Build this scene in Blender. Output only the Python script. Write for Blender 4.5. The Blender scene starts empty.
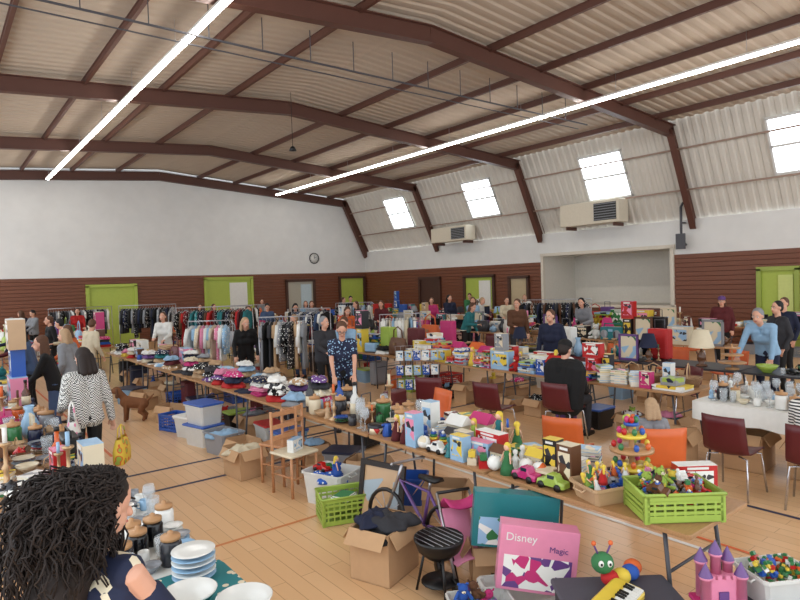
import bpy, math, random
from functools import lru_cache
from mathutils import Vector as V, Matrix
rnd=random.Random(11); sc=bpy.context.scene; pi=math.pi
sin,cos,rad=math.sin,math.cos,math.radians
try: sc.view_settings.view_transform='Standard'
except Exception: pass
# ---------------------------------------------------------------- materials
C=dict(red=(.72,.14,.14),maroon=(.36,.12,.14),orange=(.84,.4,.2),yellow=(.88,.76,.28),lime=(.6,.7,.3),green=(.22,.46,.28),teal=(.16,.46,.48),
 blue=(.18,.34,.66),navy=(.11,.14,.24),sky=(.58,.72,.84),purple=(.4,.27,.5),pink=(.88,.54,.66),white=(.9,.9,.88),cream=(.85,.8,.69),grey=(.55,.56,.58),
 black=(.07,.07,.08),brown=(.38,.25,.17),tan=(.73,.6,.46),magenta=(.74,.2,.44),charcoal=(.2,.2,.22),wood=(.72,.54,.37),denim=(.28,.36,.5))
def lin(c):
    if isinstance(c,str): c=C[c]
    return tuple(x**2.2 for x in c)
@lru_cache(None)
def mat(c,r=.6,m=0.,kind='',c2=None,c3=None,s=14.,e=0.,a=1.):
    k=bpy.data.materials.new('%s_%s'%(c if isinstance(c,str) else 'tone',kind or 'plain')); k.use_nodes=True
    n=k.node_tree.nodes; l=k.node_tree.links; b=n['Principled BSDF']; L=lin(c)
    b.inputs['Roughness'].default_value=r; b.inputs['Metallic'].default_value=m
    k.diffuse_color=(*L,1)
    if e: b.inputs['Emission Color'].default_value=(*L,1); b.inputs['Emission Strength'].default_value=e
    if a<1: b.inputs['Alpha'].default_value=a
    tc=n.new('ShaderNodeTexCoord')
    if kind in('print','floral','stripe','check'):
        if kind=='stripe': t=n.new('ShaderNodeTexWave'); t.bands_direction='Z'; t.inputs['Scale'].default_value=s; o=t.outputs['Fac']
        elif kind=='check': t=n.new('ShaderNodeTexChecker'); t.inputs['Scale'].default_value=s; o=t.outputs['Fac']
        else:
            t=n.new('ShaderNodeTexVoronoi'); t.inputs['Scale'].default_value=s
            o=t.outputs['Distance'] if kind=='floral' else None
            if kind=='print':
                sp=n.new('ShaderNodeSeparateColor'); l.new(t.outputs['Color'],sp.inputs[0]); o=sp.outputs[0]
        l.new(tc.outputs['Object'],t.inputs['Vector'])
        cr=n.new('ShaderNodeValToRGB'); cr.color_ramp.interpolation='CONSTANT'; E=cr.color_ramp.elements
        E[0].color=(*lin(c2 or 'white'),1); E[1].position=.3 if kind=='floral' else .5; E[1].color=(*L,1)
        if c3: q=E.new(.42 if kind=='floral' else .8); q.color=(*lin(c3),1)
        l.new(o,cr.inputs[0]); l.new(cr.outputs[0],b.inputs['Base Color'])
    else:
        t=n.new('ShaderNodeTexNoise'); t.inputs['Scale'].default_value=s; t.inputs['Detail'].default_value=3
        if kind=='wood':
            mp=n.new('ShaderNodeMapping'); mp.inputs['Scale'].default_value=(1,8,8); l.new(tc.outputs['Object'],mp.inputs[0]); l.new(mp.outputs[0],t.inputs['Vector'])
        else: l.new(tc.outputs['Object'],t.inputs['Vector'])
        mx=n.new('ShaderNodeMix'); mx.data_type='RGBA'; mx.inputs[6].default_value=(*L,1)
        f=.55 if kind=='wood' else (.62 if kind=='cloth' else .86); mx.inputs[7].default_value=(*[x*f for x in L],1)
        l.new(t.outputs['Fac'],mx.inputs[0]); l.new(mx.outputs[2],b.inputs['Base Color'])
        if kind=='cloth':
            bp=n.new('ShaderNodeBump'); bp.inputs['Strength'].default_value=.5; bp.inputs['Distance'].default_value=.02; l.new(t.outputs['Fac'],bp.inputs['Height']); l.new(bp.outputs[0],b.inputs['Normal'])
    return k
def cl(c): return mat(c,.85,kind='cloth',s=9.)
STEEL=mat((.7,.7,.72),.3,.9); CHROME=mat((.8,.8,.82),.2,.9); DK=mat('black',.4)
# ---------------------------------------------------------------- mesh builder
class MB:
    def __init__(s): s.v=[];s.f=[];s.mi=[];s.sm=[];s.m=[];s.M=Matrix()
    def add(s,vs,fs,m,sm=False):
        o=len(s.v); s.v+=[tuple(s.M@V(p)) for p in vs]
        if m not in s.m: s.m.append(m)
        i=s.m.index(m)
        for f in fs: s.f.append([a+o for a in f]); s.mi.append(i); s.sm.append(sm)
        return s
    def box(s,c,d,m,rz=0,rx=0,ry=0,tp=1.):
        R=Matrix.Translation(c)@Matrix.Rotation(rz,4,'Z')@Matrix.Rotation(rx,4,'X')@Matrix.Rotation(ry,4,'Y'); x,y,z=[k/2 for k in d]
        v=[R@V((i*x*(tp if k<0 else 1),j*y*(tp if k<0 else 1),k*z)) for k in(-1,1) for i,j in((-1,-1),(1,-1),(1,1),(-1,1))]
        return s.add(v,[(3,2,1,0),(4,5,6,7),(0,1,5,4),(1,2,6,5),(2,3,7,6),(3,0,4,7)],m)
    def loft(s,R,m,caps=True,sm=True):
        n=len(R[0]); v=[p for r in R for p in r]; f=[]
        for i in range(len(R)-1):
            for j in range(n): k=(j+1)%n; f.append((i*n+j,i*n+k,(i+1)*n+k,(i+1)*n+j))
        if caps: f.append(tuple(range(n))[::-1]); f.append(tuple((len(R)-1)*n+j for j in range(n)))
        return s.add(v,f,m,sm)
    def lathe(s,pr,m,n=14,o=(0,0,0),sx=1,sy=1):
        return s.loft([[(o[0]+max(r,.0004)*sx*cos(2*pi*j/n),o[1]+max(r,.0004)*sy*sin(2*pi*j/n),o[2]+z) for j in range(n)] for r,z in pr],m,caps=False)
    def ell(s,c,r,m,n=10,R=None):
        k=max(4,n//2+1); rr=[]
        for i in range(k+1):
            a=-pi/2+pi*i/k; q=max(cos(a),.01)
            ring=[V((r[0]*q*cos(2*pi*j/n),r[1]*q*sin(2*pi*j/n),r[2]*sin(a))) for j in range(n)]
            rr.append([tuple((R@p if R else p)+V(c)) for p in ring])
        return s.loft(rr,m)
    def tube(s,pts,r,m,n=6,rs=None):
        pts=[V(p) for p in pts]; rr=[]; u=None
        for i,p in enumerate(pts):
            d=(pts[min(i+1,len(pts)-1)]-pts[max(i-1,0)]); d=d.normalized() if d.length>1e-6 else V((0,0,1))
            if u is None: u=d.orthogonal().normalized()
            else:
                u=u-d*u.dot(d); u=u.normalized() if u.length>1e-4 else d.orthogonal().normalized()
            w=d.cross(u); q=rs[i] if rs else r
            rr.append([tuple(p+(u*cos(2*pi*j/n)+w*sin(2*pi*j/n))*q) for j in range(n)])
        return s.loft(rr,m)
    def cap(s,a,b,r0,r1,m,n=10):
        a=V(a);b=V(b);d=b-a; L=d.length; d=d.normalized() if L>1e-6 else V((0,0,1)); P=[];R=[]
        for t in(-90,-55,-20): P.append(a+d*r0*sin(rad(t))); R.append(max(r0*cos(rad(t)),.0005))
        for t in(20,55,90): P.append(b+d*r1*sin(rad(t))); R.append(max(r1*cos(rad(t)),.0005))
        u=d.orthogonal().normalized(); w=d.cross(u)
        return s.loft([[tuple(p+(u*cos(2*pi*j/n)+w*sin(2*pi*j/n))*q) for j in range(n)] for p,q in zip(P,R)],m)
    def slab(s,c,d,m,r=.01,b=.004,tp=1.):
        x,y,z=[k/2 for k in d]; r=min(r,x*.9,y*.9)
        def ring(h,i,t=1):
            o=[]
            for qx,qy,a0 in((1,1,0),(-1,1,90),(-1,-1,180),(1,-1,270)):
                for a in(0,45,90):
                    A=rad(a0+a); o.append((c[0]+(qx*(x-r)+(r-i)*cos(A))*t,c[1]+(qy*(y-r)+(r-i)*sin(A))*t,c[2]+h))
            return o
        b=min(b,z*.9,r*.9)
        return s.loft([ring(-z,b,tp),ring(-z+b,0,tp),ring(z-b,0),ring(z,b)],m,sm=False)
    def sheet(s,path,w,th,m,dip=.02):
        rr=[]; n=len(path)
        for i,(y,z) in enumerate(path):
            a=V(path[max(i-1,0)]);b=V(path[min(i+1,n-1)]); t=(b-a).normalized(); nn=V((-t.y,t.x)) 
            ww=w if not callable(w) else w(i/(n-1)); top=[];bot=[]
            for j in range(7):
                u=-1+j/3; q=dip*(u*u); top.append((u*ww/2,y+nn.x*-q,z+nn.y*-q)); bot.append((u*ww/2,y+nn.x*(-q+th),z+nn.y*(-q+th)))
            rr.append(top+bot[::-1])
        return s.loft(rr,m)
    def mesh(s,n):
        me=bpy.data.meshes.new(n); me.from_pydata(s.v,[],s.f)
        for k in s.m: me.materials.append(k)
        me.polygons.foreach_set('material_index',s.mi); me.polygons.foreach_set('use_smooth',s.sm); me.update(); return me
LK=sc.collection.objects.link
def structure(n,mb,lab=None):
    o=bpy.data.objects.new(n,mb.mesh(n)); LK(o); o['kind']='structure'; return o
class P:
    def __init__(s,name,cat,lab,parts):
        s.name=name;s.cat=cat;s.lab=lab;s.parts=[]
        xs=[];ys=[];zs=[]
        for p in parts:
            pn,mb=p[0],p[1]; s.parts.append((pn,mb.mesh(pn or name),p[2] if len(p)>2 else None,p[3] if len(p)>3 else None))
            xs+=[q[0] for q in mb.v]; ys+=[q[1] for q in mb.v]; zs+=[q[2] for q in mb.v]
        s.w=2*max(max(xs),-min(xs)); s.d=2*max(max(ys),-min(ys)); s.h=max(zs)
def put(p,x,y,z=0.,rz=0.,lab=None,grp=None,s=1.,rx=0.,ry=0.,ctx=''):
    top=None; obs=[]
    if p.parts[0][0] is not None:
        top=bpy.data.objects.new(p.name,None); top.empty_display_size=.05; LK(top)
    for pn,me,pl,par in p.parts:
        o=bpy.data.objects.new(pn or p.name,me); LK(o); obs.append(o)
        if top is None: top=o
        else:
            o.parent=obs[par] if par is not None else top
            if pl: o['label']=pl
    top.matrix_world=Matrix.Translation((x,y,z))@Matrix.Rotation(rz,4,'Z')@Matrix.Rotation(rx,4,'X')@Matrix.Rotation(ry,4,'Y')@Matrix.Scale(s,4)
    L=(lab or p.lab)+((' '+ctx) if ctx else ''); top['label']=' '.join(L.replace('_',' ').split()[:12]); top['category']=p.cat
    if grp: top['group']=grp
    return top
# ---------------------------------------------------------------- camera and light
cam=bpy.data.cameras.new('camera'); co=bpy.data.objects.new('camera',cam); LK(co); sc.camera=co
cam.sensor_width=36; cam.lens=27; cam.clip_end=200; cam.clip_start=.05
co.matrix_world=Matrix.Translation((0,0,2.3))@Matrix.Rotation(rad(-38.1),4,'Z')@Matrix.Rotation(rad(88.25),4,'X')@Matrix.Rotation(rad(-1.86),4,'Z')
w=bpy.data.worlds.new('daylight'); sc.world=w; w.use_nodes=True; bg=w.node_tree.nodes['Background']; bg.inputs[0].default_value=(.9,.95,1,1); bg.inputs[1].default_value=2.25
# ---------------------------------------------------------------- room
XR=19.4;XL=-2.8;YB=27.8;RX=8.3;Y0=-3.
WALL=mat((.89,.89,.88),.8,s=2.); PLANK=mat((.5,.3,.21),.5,kind='wood',s=3.); STEELB=mat((.36,.23,.19),.5,s=4.); DECK=mat((.75,.69,.62),.7,s=1.2); LIME=mat((.68,.75,.33),.6)
def floor_mat():
    k=bpy.data.materials.new('parquet'); k.use_nodes=True; n=k.node_tree.nodes;l=k.node_tree.links;b=n['Principled BSDF']
    tc=n.new('ShaderNodeTexCoord'); mp=n.new('ShaderNodeMapping'); mp.inputs['Rotation'].default_value=(0,0,pi/2); l.new(tc.outputs['Object'],mp.inputs[0])
    br=n.new('ShaderNodeTexBrick'); br.inputs['Scale'].default_value=1; br.inputs['Brick Width'].default_value=1.4; br.inputs['Row Height'].default_value=.13
    br.inputs['Mortar Size'].default_value=.003; br.inputs['Color1'].default_value=(*lin((.86,.7,.53)),1); br.inputs['Color2'].default_value=(*lin((.83,.665,.49)),1); br.inputs['Mortar'].default_value=(*lin((.68,.52,.37)),1)
    l.new(mp.outputs[0],br.inputs['Vector']); l.new(br.outputs[0],b.inputs['Base Color']); b.inputs['Roughness'].default_value=.28; return k
b=MB(); b.add([(XL,Y0,0),(XR,Y0,0),(XR,YB,0),(XL,YB,0)],[(0,1,2,3)],floor_mat()); structure('floor',b)
b=MB(); b.add([(XL,YB,0),(XR+.3,YB,0),(XR+.3,YB,4),(18,YB,7.1),(RX,YB,7.8),(-1.4,YB,7.1),(XL,YB,4)],[(0,1,2,3,4,5,6)],WALL); structure('wall_back',b)
SY0,SY1,SZ0,SZ1=10.1,15.3,1.2,3.12
b=MB()
def wr(y0,y1,z0,z1): b.add([(XR,y0,z0),(XR,y1,z0),(XR,y1,z1),(XR,y0,z1)],[(0,1,2,3)],WALL)
wr(Y0,SY0,0,4.02); wr(SY1,YB,0,4.02); wr(SY0,SY1,0,SZ0); wr(SY0,SY1,SZ1,4.02); structure('wall_right',b)
b=MB(); G=mat((.86,.84,.8),.8)
b.add([(XR,SY0,SZ0),(XR+2,SY0,SZ0),(XR+2,SY1,SZ0),(XR,SY1,SZ0),(XR,SY0,SZ1),(XR+2,SY0,SZ1),(XR+2,SY1,SZ1),(XR,SY1,SZ1)],[(0,1,2,3),(4,7,6,5),(1,5,6,2),(0,4,5,1),(3,2,6,7)],G); structure('wall_stage_recess',b)
def planks(n,a,bb,z0,z1,nx,ny):
    b=MB(); z=z0; h=.145; a=V(a);bb=V(bb); N=V((nx,ny,0)); pr=[]
    while z<z1-.01:
        t=min(z+h,z1); pr+=[(0.005,z),(.03,z+.008),(.03,t-.014),(.005,t-.006)]; z=t
    v=[];f=[]
    for o,zz in pr: v+=[tuple(a+N*o+V((0,0,zz))),tuple(bb+N*o+V((0,0,zz)))]
    for i in range(len(pr)-1): f.append((2*i,2*i+1,2*i+3,2*i+2))
    b.add(v,f,PLANK); structure(n,b)
planks('trim_1',(XR,Y0,0),(XR,SY0-.1,0),0,2.9,-1,0); planks('trim_2',(XR,SY1+.1,0),(XR,YB,0),0,2.9,-1,0); planks('trim_3',(XR,SY0-.1,0),(XR,SY1+.1,0),0,SZ0-.05,-1,0)
planks('trim_4',(XL,YB,0),(XR,YB,0),0,2.9,0,-1)
CR=mat((.85,.82,.76),.6); b=MB()
for (y,z,dy,dz) in((SY0-.06,2.16,.12,1.95),(SY1+.06,2.16,.12,1.95),(12.7,SZ0-.03,5.5,.1),(12.7,SZ1+.05,5.5,.12)): b.box((XR-.04,y,z),(.12,dy,dz),CR)
structure('trim_5',b)
def corr(n,x0,z0,x1,z1,ax,az):
    b=MB(); v=[];f=[]; y=Y0; i=0; p=.28
    while y<YB:
        for dy,o in((0,0),(.09,0),(.13,1),(.24,1)):
            o*=.035; v+=[(x0+ax*o,min(y+dy,YB),z0+az*o),(x1+ax*o,min(y+dy,YB),z1+az*o)]
        y+=p
    for i in range(len(v)//2-1): f.append((2*i,2*i+1,2*i+3,2*i+2))
    b.add(v,f,DECK); structure(n,b)
corr('ceiling',18,6.95,RX,7.68,0,-1); corr('ceiling',-1.4,6.95,RX,7.68,0,-1)
DECK=mat((.82,.8,.76),.7,s=1.2); corr('wall_sloped_band',XR+.12,3.98,18.05,6.98,-1,-.4)
def beam(n,a,bb,w,h,m,web=True):
    b=MB(); a=V(a);c=V(bb);d=(c-a).normalized(); s=V((0,1,0)) if abs(d.y)<.9 else V((1,0,0)); u=d.cross(s).normalized(); s=u.cross(d)
    def bar(o,ww,hh): 
        v=[tuple(p+s*(i*ww/2)+u*(o+j*hh/2)) for p in (a,c) for i,j in((-1,-1),(1,-1),(1,1),(-1,1))]
        b.add(v,[(0,1,2,3),(7,6,5,4),(0,4,5,1),(1,5,6,2),(2,6,7,3),(3,7,4,0)],m)
    if web: bar(h/2-.01,w,.02);bar(-h/2+.01,w,.02);bar(0,.03,h-.04)
    else: bar(0,w,h)
    return structure(n,b)
for y in (3.1,9.3,15.4,21.6,27.6):
    beam('trim_6',(XR+.02,y,3.75),(18.0,y,6.72),.2,.36,STEELB); beam('trim_6',(18.1,y,6.62),(RX,y,7.32),.2,.36,STEELB); beam('trim_6',(-1.4,y,6.62),(RX,y,7.32),.2,.36,STEELB)
for i in range(1,6):
    for sg in(1,-1):
        x=RX+sg*1.75*i; z=7.62-.073*1.75*i-.08; beam('trim_7',(x,Y0,z),(x,YB,z),.07,.16,STEELB)
beam('trim_8',(18.35,Y0,6.1),(18.35,YB,6.1),.04,.05,mat((.6,.5,.44),.5)); beam('trim_8',(18.9,Y0,4.9),(18.9,YB,4.9),.04,.05,mat((.6,.5,.44),.5))
GL=mat((.3,.3,.32),.5)
b=MB(); b.box((6.5,10.2,6.6),(17,.03,.03),GL)
for x in range(-1,15): b.box((x,10.2,6.9),(.015,.015,.6),GL)
b.box((6.5,10.5,6.55),(17,.02,.02),GL); structure('trim_9',b)
th=math.atan2(18.05-19.5,3.0)
for i,y in enumerate((23.6,17.95,12.0,5.95,0)):
    b=MB(); b.M=Matrix.Translation((18.62,y,5.72))@Matrix.Rotation(th,4,'Y'); PN=mat((.93,.97,1.),.3,e=6.); FR=mat((.85,.85,.84),.5)
    for z in(-.4,.4): b.box((0,0,z),(.02,1.55,.72),PN)
    for z in(-.8,0,.8): b.box((-.03,0,z),(.06,1.7,.07),FR)
    for yy in(-.82,.82): b.box((-.03,yy,0),(.06,.06,1.65),FR)
    structure('window_%d'%(i+1),b)
for x in(3.8,13.5):
    h=MB(); h.box((0,0,.05),(.1,24.7,.05),mat('white',.4)); t=MB(); t.box((0,0,0),(.09,24.6,.05),mat((1.,.98,.95),.4,e=26.)); e=[('housing',h),('tube',t,'glowing white diffuser')]
    for i in range(9): w=MB(); w.tube([(0,-12+i*3,.05),(0,-12+i*3,.6)],.006,STEEL,4); e.append(('suspension_wire',w))
    put(P('ceiling_light_strip','light','long white continuous tube light hung under the roof',e),x,14.35,6.7)
def door(n,wall,a,bb,z1,leaf,frame,open_=None):
    b=MB(); w=bb-a; c=(a+bb)/2
    b.M=Matrix.Translation((c,YB-.03,0)) if wall=='b' else Matrix.Translation((XR-.03,c,0))@Matrix.Rotation(-pi/2,4,'Z')
    b.box((0,-.01,z1/2),(w-.1,.04,z1-.05),leaf)
    for s in(-1,1): b.box((s*w/2,-.05,z1/2),(.12,.14,z1+.06),frame)
    b.box((0,-.05,z1+.03),(w+.12,.14,.12),frame)
    if open_: b.box((w*.2,-.05,z1*.48),(w*.38,.05,z1*.9),open_); b.tube([(w*.05,-.1,1.05),(w*.05,-.13,1.05),(w*.12,-.13,1.05)],.012,STEEL)
    structure(n,b)
WHT=mat('white',.5); BR2=mat((.3,.2,.16),.5)
door('door_1','b',5.2,7.1,2.5,LIME,LIME); door('door_2','b',10.2,12.5,2.7,LIME,LIME,WHT); door('door_3','b',14.4,16.,2.5,mat((.7,.68,.62),.5),BR2,mat((.75,.82,.85),.3)); door('door_4','b',17.6,19.2,2.6,LIME,BR2)
door('door_5','r',6.4,7.4,2.3,LIME,mat((.6,.66,.3),.5),mat((.8,.84,.5),.5)); door('door_6','r',18.,19.8,2.4,LIME,BR2,WHT); door('door_7','r',16.1,17.1,2.3,mat((.75,.68,.55),.5),BR2); door('door_8','r',21.5,23.,2.4,BR2,BR2)
NV=mat((.16,.18,.3),.5); b=MB()
def line(x0,y0,x1,y1,m,w=.05,z=.002):
    a=w/2 if x0==x1 else 0; c=w/2 if y0==y1 else 0; b.add([(x0-a,y0-c,z),(x1+a,y0-c,z),(x1+a,y1+c,z),(x0-a,y1+c,z)],[(0,1,2,3)],m)
line(-1,7.9,9,7.9,NV,.06); line(-1,7.1,9,7.1,NV,.06); line(-1,13.5,18,13.5,NV); line(2.4,1,2.4,3.5,NV); line(4.95,-2,4.95,12,WHT,.05,.003); line(5.15,-2,5.15,20,mat('orange',.5),.04,.004); line(1.9,9,1.9,25,mat('orange',.5),.04,.004); line(0,5.2,3,5.2,mat((.8,.5,.3),.5),.04); line(6.2,-2,6.2,3.,NV,.05,.003)
structure('trim_10',b)
def ac(w,h):
    a=MB(); a.slab((0,0,h/2),(w,.6,h),mat((.84,.8,.72),.5),.03,.02); g=MB(); g.box((w*.28,-.31,h/2),(w*.36,.02,h*.75),mat((.2,.2,.2),.6))
    for i in range(7): g.box((w*.28,-.33,h*.17+i*h*.11),(w*.36,.03,.02),mat('grey',.4))
    e=[('casing',a),('grille',g,'dark slatted grille')]
    for s in(-1,1): k=MB(); k.box((s*w*.4,.05,-.06),(.05,.6,.12),STEELB); e.append(('bracket',k))
    return P('air_conditioner','air conditioner','cream wall-mounted air conditioning unit with dark grille',e)
put(ac(2.4,.8),18.75,12.6,4.1,-pi/2); put(ac(2.3,.65),18.75,19.9,4.03,-pi/2)
f=MB(); f.M=Matrix.Rotation(pi/2,4,'X'); f.lathe([(0,0),(.23,0),(.23,.02),(0,.025)],mat('white',.4),28); r=MB(); r.M=f.M; r.lathe([(.225,0),(.26,0),(.26,.04),(.235,.045),(.225,.03)],DK,28)
f.M=Matrix()
for i in range(12): f.box((.19*sin(i*pi/6),-.027,.19*cos(i*pi/6)),(.016,.006,.02),DK)
h=MB(); h.box((.0,-.032,.06),(.02,.008,.14),DK); h2=MB(); h2.box((.05,-.037,.03),(.12,.008,.015),DK,ry=-.4)
put(P('wall_clock','clock','round white wall clock with black rim on white wall',[('face',f),('rim',r),('hand',h),('hand',h2)]),16.1,YB-.01,3.68,s=1.1)
a=MB(); a.tube([(0,.3,0),(0,0,.1),(0,0,1.2),(0,.2,1.4)],.04,GL); a.tube([(0,.3,.7),(0,0,.7)],.03,GL); a.box((0,-.05,.1),(.3,.05,.5),GL)
put(P('wall_bracket','bracket','folded grey steel wall bracket on white wall',[(None,a)]),19.1,9.6,3.2,-pi/2)
a=MB(); a.tube([(0,0,0),(0,0,1.4)],.008,DK,4); l=MB(); l.lathe([(0,0),(.1,.01),(.06,.1),(0,.14)],DK,o=(0,0,-.12))
put(P('hanging_sensor','sensor','small dark pendant hanging on a thin wire',[('wire',a),('pendant',l)]),7.6,14,5.9)
# ---------------------------------------------------------------- furniture
@lru_cache(None)
def table(w,L,top='wood'):
    t=MB(); t.slab((0,0,-.015),(w,L,.03),mat(top,.4,kind='wood' if top in('wood','tan') else ''),.02,.004)
    e=[('top',t)]
    for sy in(-1,1):
        for sx in(-1,1):
            g=MB(); g.tube([(sx*(w/2-.08),sy*(L/2-.2),-.03),(sx*(w/2-.05),sy*(L/2-.12),-.75)],.014,GL); e.append(('leg',g))
        g=MB(); g.tube([(-(w/2-.07),sy*(L/2-.17),-.3),((w/2-.07),sy*(L/2-.17),-.3)],.01,GL); e.append(('crossbar',g))
    return P('folding_table','table','long folding table with %s top and steel legs'%top,e)
def row(x0,x1,y0,y1,top='wood',n=None):
    n=n or max(1,round((y1-y0)/1.7)); L=(y1-y0)/n
    for i in range(n): put(table(round(x1-x0,2),round(L-.03,3),top),(x0+x1)/2,y0+L*(i+.5),.75,grp='folding tables in rows')
def tcloth(x0,x1,y0,y1,m,lab,drop=.3,z=.752):
    b=MB(); W=(x1-x0)/2+.012;L=(y1-y0)/2+.012; per=[]; n=10
    for i in range(n): per.append((-W+2*W*i/n,-L,0,-1))
    for i in range(n*2): per.append((W,-L+2*L*i/(2*n),1,0))
    for i in range(n): per.append((W-2*W*i/n,L,0,1))
    for i in range(n*2): per.append((-W,L-2*L*i/(2*n),-1,0))
    rr=[]
    for t in(0,.03,.4,1): rr.append([(x+nx*(.008+.03*t*(1+sin(j*1.7)*.8)),y+ny*(.008+.03*t*(1+sin(j*1.7)*.8)),-drop*t*(1+.06*sin(j*.9))) for j,(x,y,nx,ny) in enumerate(per)])
    b.loft(rr[::-1],m,caps=False); b.add([(p[0],p[1],.001) for p in rr[0]],[tuple(range(len(per)))],m)
    put(P('tablecloth','tablecloth',lab,[(None,b)]),(x0+x1)/2,(y0+y1)/2,z)
@lru_cache(None)
def chair(c):
    s=MB(); s.sheet([(.22,.435),(.19,.452),(.05,.44),(-.12,.435),(-.19,.452),(-.225,.5),(-.245,.62),(-.27,.75),(-.285,.84)],lambda t:.44-.06*abs(t-.55),.014,mat(c,.4),.03)
    e=[('seat_shell',s,'moulded %s plastic seat and back'%c)]
    for sx in(-1,1):
        for sy in(-1,1):
            g=MB(); g.tube([(sx*.1,sy*.12-.01,.42),(sx*.19,sy*.17,.41),(sx*.22,sy*.23,0)],.011,CHROME); e.append(('leg',g))
    return P('stacking_chair','chair','%s plastic shell stacking chair with steel legs'%c,e)
@lru_cache(None)
def woodchair(k):
    W=mat((.8,.57,.4),.4,kind='wood'); s=MB(); s.slab((0,0,.45),(.4,.4,.03),mat('cream',.5) if k else W,.03,.01); e=[('seat',s)]
    for sx in(-1,1):
        for sy in(-1,1):
            g=MB(); g.tube([(sx*.17,sy*.17,.44 if sy>0 else .9),(sx*.17,sy*.17,0)],.018,W); e.append(('leg',g))
    g=MB(); [g.box((0,-.17,z),(.34,.02,.05),W) for z in(.6,.72,.86)]; e.append(('backrest',g))
    for y,z in((.17,.2),(-.17,.25)): g=MB(); g.tube([(-.17,y,z),(.17,y,z)],.01,W); e.append(('stretcher',g))
    for x in(-.17,.17): g=MB(); g.tube([(x,-.17,.22),(x,.17,.22)],.01,W); e.append(('stretcher',g))
    return P('wooden_chair','chair','light wooden slat-back chair with pale seat',e)
# ---------------------------------------------------------------- small items
def ceramic(c): return mat(c,.2)
GLASS=mat((.85,.88,.9),.05,a=.28)
def fam(fn): return lru_cache(None)(fn)
@fam
def mug(c):
    b=MB(); b.lathe([(0,0),(.035,0),(.042,.01),(.042,.1),(.037,.1),(.035,.012),(0,.012)],ceramic(c)); h=MB(); h.tube([(.04,0,.08),(.065,0,.08),(.075,0,.05),(.06,0,.025),(.038,0,.02)],.006,ceramic(c))
    return P('mug','mug',c+' ceramic mug',[(None,b),('handle',h)])
@fam
def bowl(c):
    b=MB(); b.lathe([(0,0),(.05,0),(.055,.012),(.09,.04),(.12,.085),(.115,.087),(.085,.045),(.05,.018),(0,.014)],ceramic(c),24); return P('bowl','bowl',c+' ceramic bowl',[(None,b)])
@fam
def rimbowl(c):
    b=MB(); b.lathe([(0,0),(.05,0),(.055,.012),(.09,.04),(.115,.075)],ceramic('teal'),28); b.lathe([(.115,.075),(.12,.085),(.114,.087),(.085,.045),(.05,.018),(0,.014)],ceramic(c),28); return P('bowl','bowl','white bowl with teal outside',[(None,b)])
@fam
def plate(c):
    b=MB(); b.lathe([(0,0),(.06,0),(.07,.006),(.12,.02),(.118,.023),(.068,.011),(0,.009)],ceramic(c),24); return P('plate','plate',c+' round plate',[(None,b)])
@fam
def glass(c):
    b=MB(); b.lathe([(0,0),(.03,0),(.036,.12),(.033,.12),(.027,.01),(0,.01)],GLASS,12); return P('drinking_glass','glass','clear drinking glass',[(None,b)])
@fam
def wineglass(c):
    b=MB(); b.lathe([(0,0),(.035,.002),(.005,.01),(.005,.08),(.03,.1),(.038,.135),(.03,.175),(.028,.175),(.035,.135),(.004,.09),(0,.09)],GLASS,12); return P('wine_glass','glass','clear stemmed wine glass',[(None,b)])
@fam
def vase(c):
    b=MB(); b.lathe([(0,0),(.045,0),(.07,.06),(.075,.12),(.04,.2),(.03,.24),(.045,.28),(.04,.28),(.024,.24),(0,.1)],ceramic(c),16); return P('vase','vase',c+' glazed vase with flared rim',[(None,b)])
@fam
def bottle(c):
    b=MB(); b.lathe([(0,0),(.035,0),(.037,.01),(.037,.16),(.014,.2),(.013,.26),(0,.26)],mat(c,.1,a=.8),12); k=MB(); k.lathe([(0,.26),(.016,.26),(.016,.285),(0,.285)],DK,10); l=MB(); l.lathe([(.0375,.05),(.038,.05),(.038,.13),(.0375,.13)],mat('cream'),12)
    return P('bottle','bottle',c+' bottle with paper label',[(None,b),('cap',k),('label',l)])
@fam
def teapot(c):
    b=MB(); b.lathe([(0,0),(.05,0),(.085,.04),(.085,.08),(.05,.12),(0,.125)],ceramic(c),16); h=MB(); h.tube([(-.075,0,.09),(-.12,0,.1),(-.125,0,.05),(-.08,0,.04)],.008,ceramic(c)); s=MB(); s.tube([(.07,0,.05),(.11,0,.08),(.135,0,.125)],.012,ceramic(c),8,[.02,.013,.009]); l=MB(); l.lathe([(.045,.12),(.03,.138),(.01,.142),(.014,.155),(0,.162)],ceramic(c),12)
    return P('teapot','teapot',c+' teapot with spout and lid',[(None,b),('handle',h),('spout',s),('lid',l)])
@fam
def candle(c):
    b=MB(); b.lathe([(0,0),(.05,0),(.05,.012),(.014,.03),(.012,.08),(.022,.1),(.01,.12),(.01,.2),(.03,.215),(.03,.225),(0,.225)],mat('tan',.3,.6),12); k=MB(); k.lathe([(0,.22),(.011,.22),(.011,.3),(0,.3)],mat(c),8); return P('candlestick','candlestick','brass candlestick with %s candle'%c,[(None,b),('candle',k)])
@fam
def jar(c):
    b=MB(); b.lathe([(0,0),(.05,0),(.055,.01),(.055,.11),(.045,.13),(0,.13)],ceramic(c),14); l=MB(); l.lathe([(0,.13),(.05,.13),(.05,.15),(.012,.155),(.015,.17),(0,.178)],mat('wood',.5),14); return P('lidded_jar','jar',c+' storage jar with wooden lid',[(None,b),('lid',l)])
@fam
def tin(c):
    b=MB(); b.lathe([(0,0),(.09,0),(.09,.07),(0,.072)],mat(c,.3,.3,kind='print',c2='cream',c3='red' if c!='red' else 'white',s=16.),20); l=MB(); l.lathe([(.093,.06),(.093,.085),(.085,.09),(0,.092)],mat(c,.3,.4),20); return P('biscuit_tin','tin',c+' round biscuit tin with lid',[(None,b),('lid',l)])
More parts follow.
